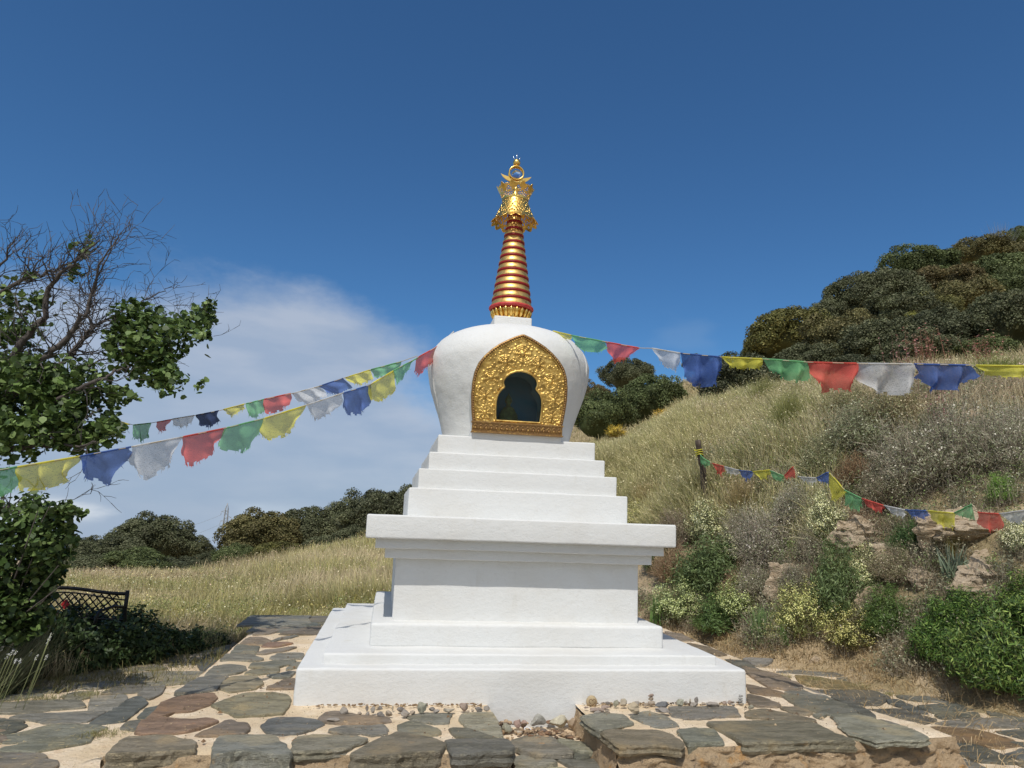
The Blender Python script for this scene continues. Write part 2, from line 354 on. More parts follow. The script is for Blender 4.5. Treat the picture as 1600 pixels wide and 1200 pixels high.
def terr(x, y):
    x = np.atleast_1d(np.asarray(x, float)); y = np.atleast_1d(np.asarray(y, float))
    dx = x-CAM[0]; dy = y-CAM[1]; r = np.hypot(dx, dy); a = np.arctan2(dx, dy)
    i = np.clip(np.searchsorted(_az, a)-1, 0, len(_az)-2); t = (a-_az[i])/(_az[i+1]-_az[i]); t = t*t*(3-2*t)*.5+t*.5
    j = np.clip(np.searchsorted(RG, r)-1, 0, len(RG)-2); s = np.clip((r-RG[j])/(RG[j+1]-RG[j]), 0, 1)
    z = (_prof[i, j]*(1-s)+_prof[i, j+1]*s)*(1-t)+(_prof[i+1, j]*(1-s)+_prof[i+1, j+1]*s)*t
    P = np.stack([x, y, np.zeros_like(x)], 1)
    rise = np.clip((z+.24)/.6, 0, 1)
    z = z+rise*(.10*fbm(P*1.1, 4, 5)+.035*fbm(P*5, 3, 9))+np.clip((r-14)/30, 0, 1)*.5*fbm(P*.09, 3, 21)
    return z
def hit(px, py, dmin=3.0, dmax=300):
    d = ray(px, py); D = np.geomspace(dmin, dmax, 2500); P = CAM[None]+D[:, None]*d[None]
    g = P[:, 2]-terr(P[:, 0], P[:, 1]); k = np.argmax(g < 0)
    if g[k] >= 0: return P[-1]
    return P[k]
def depth(P): return float((np.asarray(P)-CAM) @ FW)
def build_terrain():
    a = np.concatenate([np.arange(-180, -40, 4), np.arange(-40, 62, .33), np.arange(62, 180, 4)]); a = np.radians(a)
    r = np.concatenate([[.02], np.linspace(.5, 4, 10), np.linspace(4.1, 14, 190), np.geomspace(14.3, 415, 150)])
    A, Rr = np.meshgrid(a, r, indexing='ij'); X = CAM[0]+Rr*np.sin(A); Y = CAM[1]+Rr*np.cos(A)
    Z = terr(X.ravel(), Y.ravel()).reshape(X.shape)
    V = np.stack([X, Y, Z], -1).reshape(-1, 3); n = len(r); m = len(a)
    i = (np.arange(m)[:, None]*n); i2 = ((np.arange(m)+1) % m)[:, None]*n; j = np.arange(n-1)[None]
    F = np.stack([i+j, i+j+1, i2+j+1, i2+j], -1).reshape(-1, 4)
    b = MB(); b.add(V, F[:, ::-1]); o = b.build('hillside_ground', SOIL); tag(o, kind='structure')
build_terrain()

# ------------------------------------------------------------------ the stupa
ZL = [0, .219, .281, .435, .872, .944, 1.013, 1.178, 1.388, 1.538, 1.674, 1.821]
AL = [1.5, 1.353, 1.07, .923, 1.004, 1.074, 1.145, .859, .790, .713, .647]
st = empty('stupa', (0, 0, 0), 'white stepped Buddhist stupa with gilded niche and red and gold spire on the stone platform', 'stupa')
def rbox(name, hx, hy, z0, z1, r, seed, amp=.004, mtl=WHITE, parent=None, step=.055, mb=None):
    cz = (z0+z1)/2; hz = (z1-z0)/2; h = np.array([hx, hy, hz])
    def lin(hh):
        e = np.array([-hh, -hh+r*.15, -hh+r*.4, -hh+r*.7, -hh+r]); k = max(2, int(2*(hh-r)/step)); m = np.linspace(-hh+r, hh-r, k)[1:-1]
        return np.concatenate([e, m, -e[::-1]])
    b = mb or MB()
    for ax in range(3):
        u, v = [(1, 2), (2, 0), (0, 1)][ax]; lu, lv = lin(h[u]), lin(h[v])
        for sg in (-1, 1):
            U, Vv = np.meshgrid(lu, lv, indexing='ij'); P = np.zeros(U.shape+(3,)); P[..., ax] = sg*h[ax]; P[..., u] = U; P[..., v] = Vv
            P = P.reshape(-1, 3); q = np.clip(P, -h+r, h-r); P = q+r*nrm(P-q)*1.0
            n = nrm(P-q); W = P+np.array([seed*3.1, 0, z0*7]); dsp = amp*fbm(W*3.5, 3, seed)+amp*.45*fbm(W*16, 2, seed+3)
            P = P+n*dsp[:, None]; P[:, 2] += cz
            nu, nv = len(lu), len(lv); i = np.arange(nu-1)[:, None]*nv; j = np.arange(nv-1)[None]
            F = np.stack([i+j, i+nv+j, i+nv+j+1, i+j+1], -1).reshape(-1, 4)
            b.add(P, F if sg > 0 else F[:, ::-1])
    if mb: return b
    return b.build(name, mtl, parent)
names = ['base_slab', 'low_step', 'plinth', 'pedestal', 'moulding', 'moulding', 'cornice', 'terrace', 'terrace', 'terrace', 'terrace']
for k, nm in enumerate(names):
    z0, z1 = ZL[k], ZL[k+1]
    if k == 0: z0 = -.35
    elif k in (1, 2, 3): z0 -= .012
    if k in (3, 4, 5): z1 += .012
    if k >= 7: z0 -= .012
    rr = [.018, .012, .022, .006, .005, .005, .013, .011, .009, .009, .010][k]
    rbox(nm, AL[k], AL[k], z0, z1, rr, 11+k, .006 if k < 3 else .004, WHITE, st)
# dome (the vase): a lathe body with a slightly proud front shell
DP = np.array([(.555, 1.80), (.562, 1.83), (.585, 1.92), (.612, 2.02), (.655, 2.15), (.700, 2.28), (.732, 2.42), (.742, 2.50), (.740, 2.56), (.712, 2.64), (.658, 2.715), (.588, 2.772), (.502, 2.817), (.405, 2.852), (.30, 2.878), (.18, 2.893), (.02, 2.90)])
def dome_r(z): return np.interp(z, DP[:, 1], DP[:, 0])
def smoothprof(P, n):
    t = np.concatenate([[0], np.cumsum(np.hypot(*np.diff(P, axis=0).T))]); q = np.linspace(0, t[-1], n)
    # Catmull-Rom through the points
    out = []
    for s in q:
        i = min(max(np.searchsorted(t, s)-1, 0), len(P)-2); u = (s-t[i])/(t[i+1]-t[i]); p0, p1, p2, p3 = P[max(i-1, 0)], P[i], P[i+1], P[min(i+2, len(P)-1)]
        out.append(.5*((2*p1)+(-p0+p2)*u+(2*p0-5*p1+4*p2-p3)*u*u+(-p0+3*p1-3*p2+p3)*u**3))
    return np.array(out)
DPS = smoothprof(DP, 110)
def dome_mesh():
    n = 840; th = np.arange(n)*2*math.pi/n          # 0 at front, positive towards +x
    z = DPS[:, 1][:, None]*np.ones((1, n)); r = DPS[:, 0][:, None]*np.ones((1, n)); T = np.ones((len(DPS), 1))*th[None]; T = (T+math.pi) % (2*math.pi)-math.pi
    zz = np.clip((z-1.82)/(2.92-1.82), 0, 1)
    aL = R(72)+R(20)*(np.abs(zz-.58)/.58)**2; aR = R(57)+R(15)*(np.abs(zz-.62)/.62)**2
    P0 = np.stack([r*np.sin(T), -r*np.cos(T), z], -1)
    taper = np.clip((1-zz)/.25, .15, 1)*np.clip((zz+.05)/.35, .2, 1)
    gL = np.clip(np.minimum(-T-aL, aL+R(4.2)*taper+T)/.006+.5, 0, 1); gR = np.clip(np.minimum(T-aR, aR+R(4.6)*taper-T)/.006+.5, 0, 1)*np.clip((zz-.40)/.15, 0, 1)
    r = r-.030*(gL+gR)*np.clip((.98-zz)/.05, 0, 1)*np.clip(zz/.05, 0, 1)-.006*((T < -aL) | (T > aR))*np.clip((.98-zz)/.1, 0, 1)
    r = r+(.006*fbm(P0.reshape(-1, 3)*3, 3, 4)+.0025*fbm(P0.reshape(-1, 3)*14, 2, 8)).reshape(r.shape)*np.clip(r/.2, 0, 1)
    P = np.stack([r*np.sin(T), -r*np.cos(T), z], -1)
    m = n; i = np.arange(len(DPS)-1)[:, None]*m; j = np.arange(m)[None]; j2 = (j+1) % m
    F = np.stack([i+j, i+j2, i+m+j2, i+m+j], -1).reshape(-1, 4); V = P.reshape(-1, 3); c = V[F].mean(1)
    keep = ~((np.abs(c[:, 0]+.01) < .215) & (c[:, 2] > 1.90) & (c[:, 2] < 2.40) & (c[:, 1] < 0))
    b = MB(); b.add(V, F[keep]); return b.build('dome', WHITE, st)
dome_mesh()
rbox('harmika', .172, .172, 2.86, 2.985, .012, 40, .003, WHITE, st)

# niche: moulded surround, embossed gilt panel, glass
NX = -.012
OUTER = [(0, 2.652), (.055, 2.632), (.115, 2.602), (.185, 2.562), (.245, 2.515), (.30, 2.46), (.345, 2.40), (.372, 2.33), (.384, 2.25), (.386, 2.15), (.378, 2.05), (.368, 1.97), (.360, 1.925)]
INNER = [(0, 2.362), (.045, 2.356), (.09, 2.338), (.125, 2.308), (.142, 2.275), (.142, 2.25), (.131, 2.226), (.150, 2.208), (.172, 2.18), (.186, 2.145), (.192, 2.10), (.191, 2.04), (.187, 1.98), (.183, 1.947)]
def closed(h): return [(x, z) for x, z in h]+[(-x, z) for x, z in h[::-1] if x > 1e-6]
OUT = np.array(closed(OUTER)); INN = np.array(closed(INNER))
def inpoly(x, z, P):
    r = np.zeros(len(x), bool); n = len(P)
    for i in range(n):
        x0, z0 = P[i]; x1, z1 = P[(i+1) % n]
        if z0 == z1: continue
        c = ((z0 > z) != (z1 > z)) & (x < (x1-x0)*(z-z0)/(z1-z0)+x0); r ^= c
    return r
def resample(P, n, close=True):
    P = np.asarray(P, float); Q = np.vstack([P, P[:1]]) if close else P
    t = np.concatenate([[0], np.cumsum(np.linalg.norm(np.diff(Q, axis=0), axis=1))]); s = np.linspace(0, t[-1], n+(1 if close else 0))[:n]
    return np.stack([np.interp(s, t, Q[:, k]) for k in range(Q.shape[1])], 1)
def warp(b):
    for k, V in enumerate(b.V):
        V = V.copy(); V[:, 2] += np.interp(V[:, 2], [1.84, 2.2], [.014, 0]); V[:, 1] += .775-np.interp(V[:, 2], [1.80, 2.0, 2.28, 2.45, 2.66], [.652, .672, .735, .772, .788]); b.V[k] = V
def panel():
    Y0 = -.775
    gx = np.arange(-.392, .3925, .0036); gz = np.arange(1.915, 2.660, .0036); X, Z = np.meshgrid(gx, gz, indexing='ij'); x, z = X.ravel(), Z.ravel()
    h = .0035*fbm(np.stack([x*45, z*45, 0*x], 1), 3, 2)
    g = np.random.default_rng(3)
    ros = [(0, 2.50, .050), (.135, 2.415, .045), (-.135, 2.415, .045), (.245, 2.29, .045), (-.245, 2.29, .045), (.285, 2.14, .040), (-.285, 2.14, .040), (.275, 2.01, .036), (-.275, 2.01, .036)]
    bos = [(g.uniform(-.38, .38), g.uniform(1.92, 2.65), g.uniform(.005, .012)) for _ in range(900)]
    for a in np.linspace(0, math.pi, 15):
        bos.append((.235*math.cos(a), 2.20+.235*math.sin(a), .012))
    for bx, bz, br in bos:
        d = np.hypot(x-bx, z-bz); q = np.clip(1-(d/br)**2, 0, None); h = np.maximum(h, np.sqrt(q)*br*.8)
    for k, (rx, rz, rr) in enumerate(ros):
        d = np.hypot(x-rx, z-rz); a = np.arctan2(z-rz, x-rx); sp = .009*np.sin((d/rr*3.2-a/(2*math.pi))*2*math.pi)*(d < rr*1.45)
        ring = np.where(d < rr*1.45, .004+sp*.5+.003*np.cos(a*8+k), -1); h = np.where(d < rr*1.45, np.maximum(ring, h*.35), h)
        q = np.clip(1-(d/(rr*.42))**2, 0, None); h = np.maximum(h, .008+np.sqrt(q)*rr*.32*(q > 0)-.02*(q <= 0))
    V = np.stack([x+NX, Y0-h, z], 1); nz_ = len(gz); i = np.arange(len(gx)-1)[:, None]*nz_; j = np.arange(nz_-1)[None]
    F = np.stack([i+j, i+nz_+j, i+nz_+j+1, i+j+1], -1).reshape(-1, 4); cx = x[F].mean(1); cz = z[F].mean(1)
    F = F[inpoly(cx, cz, OUT) & ~inpoly(cx, cz, INN)]
    b = MB(); b.add(V, F); warp(b); fr = b.build('niche_frame', GOLD_RELIEF, st)
    # rim of beads and two smooth fillets
    b = MB(); o3 = np.array(OUTER); full = np.vstack([o3[::-1]*[-1, 1], o3[1:]])
    P = resample(full, 160, False); P3 = np.stack([P[:, 0]+NX, np.full(len(P), Y0-.004), P[:, 1]], 1)
    b.tube(P3, .011, 8)
    cen = np.array([0, 2.2]); In = (P-cen)*.955+cen
    Q = resample(full*1.0, 92, False); Q = (Q-cen)*.985+cen
    for q in Q:
        b.lathe([(0.0001, .010), (.006, .008), (.0085, .002), (.007, -.004)], 7, (0, 0, 0)); v = b.V[-1].copy()
        b.V[-1] = np.stack([v[:, 0]+q[0]+NX, Y0-.012-v[:, 2], v[:, 1]+q[1]], 1)
    warp(b); b.build('rim', BRONZE, fr)
    b = MB(); b.tube(np.stack([In[:, 0]+NX, np.full(len(In), Y0-.008), In[:, 1]], 1), .005, 6)
    Pi = resample(INN, 150); Pi = np.vstack([Pi, Pi[:1]]); b.tube(np.stack([Pi[:, 0]+NX, np.full(len(Pi), Y0-.006), Pi[:, 1]], 1), .0085, 8, cap=False)
    warp(b); b.build('fillet', GOLD_RELIEF, fr)
    # base strip with a row of small lotus petals
    b = MB(); b.box((NX-.372, Y0-.012, 1.846), (NX+.372, Y0+.02, 1.925)); b.box((NX-.378, Y0-.024, 1.921), (NX+.378, Y0+.02, 1.933)); b.box((NX-.378, Y0-.024, 1.838), (NX+.378, Y0+.02, 1.848))
    for k in range(17):
        cx = NX-.345+k*.0431
        th = np.linspace(0, math.pi, 12); b.tube(np.stack([cx+.018*np.cos(th), np.full(12, Y0-.015), 1.866+.040*np.sin(th)], 1), .0038, 5)
        b.lathe([(.0001, .016), (.008, .012), (.012, .002), (.011, -.004)], 8); v = b.V[-1].copy(); b.V[-1] = np.stack([v[:, 0]+cx, Y0-.012-v[:, 2], v[:, 1]+1.877], 1)
    warp(b); b.build('base_strip', BRONZE, fr)
    # plaster surround
    b = MB(); n = 150
    Po = resample(np.vstack([OUT[:len(OUTER)], [(.366, 1.80)], [(-.366, 1.80)], OUT[len(OUTER):]]), n); ce = np.array([0, 2.15]); Po = (Po-ce)*1.012+ce
    ang = np.arctan2(Po[:, 1]-2.15, Po[:, 0]); Pn = resample(INN, 400); an = np.arctan2(Pn[:, 1]-2.15, Pn[:, 0])
    idx = [int(np.argmin(np.abs(np.angle(np.exp(1j*(an-a)))))) for a in ang]; Pi2 = Pn[idx]*[1.0, 1.0]
    ys = [-.30, -.762, -.768]
    rings = [np.stack([Po[:, 0]+NX, np.full(n, ys[0]), Po[:, 1]], 1), np.stack([Po[:, 0]+NX, np.full(n, ys[1]), Po[:, 1]], 1), np.stack([Po[:, 0]*.99+NX, np.full(n, ys[2]), (Po[:, 1]-2.15)*.99+2.15], 1),
             np.stack([Pi2[:, 0]+NX, np.full(n, ys[2]), Pi2[:, 1]], 1), np.stack([Pi2[:, 0]+NX, np.full(n, -.50), Pi2[:, 1]], 1)]
    V = np.concatenate(rings); i = np.arange(len(rings)-1)[:, None]*n; j = np.arange(n)[None]; j2 = (j+1) % n
    b.add(V, np.stack([i+j, i+j2, i+n+j2, i+n+j], -1).reshape(-1, 4), smooth=False)
    V = b.V[0]; keepy = V[:, 1].copy(); warp(b); b.V[0][:, 1] = np.where(keepy > -.6, keepy, b.V[0][:, 1]); b.build('niche_surround', WHITE, st)
    b = MB(); w = .26; y0, y1, z0, z1 = -.615, -.36, 1.90, 2.42
    V = [(NX-w, y0, z0), (NX+w, y0, z0), (NX+w, y0, z1), (NX-w, y0, z1), (NX-w, y1, z0), (NX+w, y1, z0), (NX+w, y1, z1), (NX-w, y1, z1)]
    b.add(V, [(4, 5, 6, 7), (0, 1, 5, 4), (2, 3, 7, 6), (1, 2, 6, 5), (3, 0, 4, 7)], smooth=False); b.build('niche_chamber', NICHE_SKY, st)
    gm = bpy.data.materials.new('tinted_glass'); gm.use_nodes = True; t = gm.node_tree; t.nodes.clear()
    o_ = t.nodes.new('ShaderNodeOutputMaterial'); tp = t.nodes.new('ShaderNodeBsdfTransparent'); tp.inputs[0].default_value = (.62, .76, .82, 1)
    gl = t.nodes.new('ShaderNodeBsdfGlossy'); gl.inputs['Roughness'].default_value = .04; fr_ = t.nodes.new('ShaderNodeFresnel'); fr_.inputs[0].default_value = 1.42
    mx = t.nodes.new('ShaderNodeMixShader'); t.links.new(fr_.outputs[0], mx.inputs[0]); t.links.new(tp.outputs[0], mx.inputs[1]); t.links.new(gl.outputs[0], mx.inputs[2]); t.links.new(mx.outputs[0], o_.inputs[0])
    b = MB(); Pg = resample(INN, 80); Pg = (Pg-[0, 2.15])*1.03+[0, 2.15]
    F0 = np.stack([Pg[:, 0]+NX, np.full(80, -.756), Pg[:, 1]], 1); F1 = F0+[0, .006, 0]; V = np.vstack([F0, F1])
    b.add(V, [np.arange(80)[None, ::-1], (np.arange(80)+80)[None]], smooth=False); warp(b); b.build('niche_glass', gm, st)
panel()
def statuette():
    b = MB(); b.lathe([(.001, 1.903), (.115, 1.903), (.12, 1.925), (.105, 1.95), (.085, 1.985), (.078, 2.03), (.06, 2.06), (.045, 2.085), (.02, 2.10), (.017, 2.12), (.028, 2.135), (.031, 2.155), (.022, 2.178), (.006, 2.20), (.001, 2.215)], 28)
    o = b.build('statuette', OCHRE, None, (NX-.055, -.495, .006)); tag(o, 'small ochre seated figure behind the dark glass of the niche', 'statuette')
statuette()

# spire
AX = np.array([.004, 0.0])
def spire():
    z0, z1 = 3.105, 4.03; n = 13
    def rad(z): return .188+(z-z0)/(z1-z0)*(.056-.188)
    b = MB(); prof = [(.001, z0), (rad(z0), z0)]; H = (z1-z0)/n
    for k in range(n):
        a = z0+k*H; prof += [(rad(a)-.004, a+.010), (rad(a)+.007, a+.012), (rad(a)+.008, a+.016), (rad(a+H)+.002, a+H-.012), (rad(a+H)-.004, a+H-.008)]
    prof += [(.04, z1+.02), (.03, 4.2), (.001, 4.2)]
    b.lathe(prof, 56); s = b.build('spire', GOLD_WORN, st)
    for k in range(n+1):
        a = z0+k*H; r = rad(a); b = MB()
        if k == 0: b.lathe([(r-.03, a-.016), (r+.014, a-.018), (r+.022, a-.006), (r+.020, a+.006), (r+.008, a+.014), (r-.03, a+.016)], 56); b.build('ring', REDP2, s)
        else: b.lathe([(r-.03, a-.010), (r+.003, a-.011), (r+.009, a-.003), (r+.008, a+.008), (r+.003, a+.013), (r-.03, a+.014)], 48); b.build('ring', REDP, s)
    # lotus base
    b = MB(); b.lathe([(.001, 2.975), (.148, 2.975), (.152, 2.99), (.140, 3.005), (.155, 3.03), (.172, 3.062), (.176, 3.088), (.001, 3.088)], 48)
    for k in range(22):
        a = k*2*math.pi/22; u = np.linspace(0, 1, 6)
        for w, zz_, rr_ in ((.017, 0, 0),):
            P = np.stack([(.150+.040*u)*math.cos(a), (.150+.040*u)*math.sin(a), 2.995+.088*u], 1); b.tube(P, np.array([.009, .015, .019, .020, .017, .006]), 6)
    b.build('lotus_base', GOLD, s)
    for o in s.children: pass
    s.location = (AX[0], 0, 0)
spire()
def lace(name, z0, z1, rfun, nth, nv, hemf, holes, mtl=GOLD, zf=None, th0=0.0):
    th = np.arange(nth)*2*math.pi/nth; v = np.linspace(0, 1, nv); T, Vv = np.meshgrid(th, v, indexing='ij')
    lo = hemf(T); s = lo+(1-lo)*Vv if name != 'crown' else Vv*lo
    r = rfun(s); z = z0+(z1-z0)*s
    P = np.stack([r*np.cos(T), r*np.sin(T), z], -1).reshape(-1, 3)
    i = np.arange(nth)[:, None]*nv; i2 = ((np.arange(nth)+1) % nth)[:, None]*nv; j = np.arange(nv-1)[None]
    F = np.stack([i+j, i2+j, i2+j+1, i+j+1], -1).reshape(-1, 4)
    Tc = T.ravel()[F[:, 0]]; sc = s.ravel()[F].mean(1); F = F[~holes(Tc, sc)]
    b = MB(); b.add(P, F); o = b.build(name, mtl, st); o.location = (AX[0], 0, 0)
    m = o.modifiers.new('thickness', 'SOLIDIFY'); m.thickness = .004; m.offset = 0
    return o
NS = 15
def hp(T, s):
    # scroll-shaped openings repeated round the skirt
    u = (T*NS/(2*math.pi)) % 1-.5; k = np.zeros(len(T), bool)
    for cu, cs, ru, rs in ((.0, .16, .15, .045), (.0, .34, .10, .07), (.28, .30, .10, .05), (-.28, .30, .10, .05), (.24, .50, .12, .05), (-.24, .50, .12, .05), (.0, .62, .10, .06), (.5, .42, .09, .08), (-.5, .42, .09, .08), (.33, .72, .10, .05), (-.33, .72, .10, .05), (.0, .84, .13, .04), (.45, .88, .1, .04), (-.45, .88, .1, .04)):
        d = ((u-cu)/ru)**2+((s-cs)/rs)**2; k |= (d < .80) & (d > .10)
    return k
lace('parasol', 3.945, 4.185, lambda s: .118+.098*(1-s)**1.15+.012*np.exp(-(s/.12)**2), 420, 56, lambda T: .12*(1-np.abs(np.sin(T*NS/2)))**.8+.0, lambda T, s: hp(T, s))
def hc(T, s):
    u = (T*10/(2*math.pi)) % 1-.5; k = np.zeros(len(T), bool)
    for cu, cs, ru, rs in ((.0, .22, .12, .12), (.25, .25, .10, .12), (-.25, .25, .10, .12), (.0, .58, .12, .12), (.22, .50, .07, .10), (-.22, .50, .07, .10), (.5, .30, .10, .14), (-.5, .30, .1, .14), (.11, .82, .05, .06), (-.11, .82, .05, .06)):
        d = ((u-cu)/ru)**2+((s-cs)/rs)**2; k |= (d < 1) & (d > .12)
    return k
lace('crown', 4.175, 4.325, lambda s: .124+.062*s**1.5, 420, 46, lambda T: .72+.16*np.abs(np.cos(T*5+.3))**.7+.12*np.abs(np.cos(T*10+.6))**4, hc)
def finial():
    b = MB(); b.lathe([(.118, 4.178), (.126, 4.186), (.118, 4.194), (.03, 4.215), (.024, 4.30), (.03, 4.32), (.001, 4.33)], 40); b.lathe([(.001, 4.17), (.118, 4.178)], 40)
    o = b.build('parasol_cap', GOLD, st); o.location = (AX[0], 0, 0)
    # crescent: two horns rising from the middle
    th = np.linspace(R(200), R(340), 30); b = MB(); V = []; F = []
    for k, a in enumerate(th):
        t = abs(k/29*2-1); ro = .160; ri = .160-.062*(1-t**2.2)
        for r, zz in ((ro, 4.455), (ri, 4.455+.006*(1-t))):
            for y in (-.010, .010): V.append((r*math.cos(a), y*(1-t*.8), zz+r*math.sin(a)*.80+.045))
    for k in range(29):
        a = k*4; c = a+4; F += [(a, c, c+2, a+2), (a+1, a+3, c+3, c+1), (a, a+1, c+1, c), (a+2, c+2, c+3, a+3)]
    b.add(V, F, smooth=False); o = b.build('crescent', GOLD, st); o.location = (AX[0], 0, 0)
    b = MB(); th = np.linspace(0, 2*math.pi, 41)
    zc = 4.472; R1 = .070
    for y in (-.018, .018):
        b.tube(np.stack([R1*np.cos(th), np.full(41, y), zc+R1*np.sin(th)], 1), .007, 8, cap=False)
    V = np.concatenate([np.stack([r*np.cos(th[:-1]), np.full(40, y), zc+r*np.sin(th[:-1])], 1) for r, y in ((R1, -.018), (R1, .018))]); j = np.arange(40)
    b.add(V, np.stack([j, (j+1) % 40, (j+1) % 40+40, j+40], 1)); o = b.build('sun_ring', GOLD, st); o.location = (AX[0], 0, 0)
    gb = bpy.data.materials.new('glass_ball'); gb.use_nodes = True; p = gb.node_tree.nodes['Principled BSDF']; p.inputs['Transmission Weight'].default_value = 1; p.inputs['Roughness'].default_value = .03; p.inputs['Base Color'].default_value = (.85, .9, 1, 1)
    b = MB(); a = np.linspace(-math.pi/2, math.pi/2, 17); b.lathe(np.stack([.044*np.cos(a)+1e-5, .044*np.sin(a)+zc-.012], 1), 28); g = b.build('glass_ball', gb, o)
    b = MB(); b.lathe(np.stack([.036*np.cos(a)+1e-5, .036*np.sin(a)+4.585], 1), 28); b.lathe([(.02, 4.535), (.016, 4.545), (.018, 4.556)], 16); f = b.build('finial_ball', GOLD, st); f.location = (AX[0], 0, 0)
    for dx, dy, h in ((-.026, 0, .055), (.026, .0, .050), (0, .0, .085)):
        b = MB(); b.tube([(dx*.7, dy, 4.605), (dx*1.1, dy, 4.605+h*.5), (dx*1.5, dy, 4.605+h)], [.0045, .0035, .0008], 6); b.build('spike', STEEL, f)
finial()

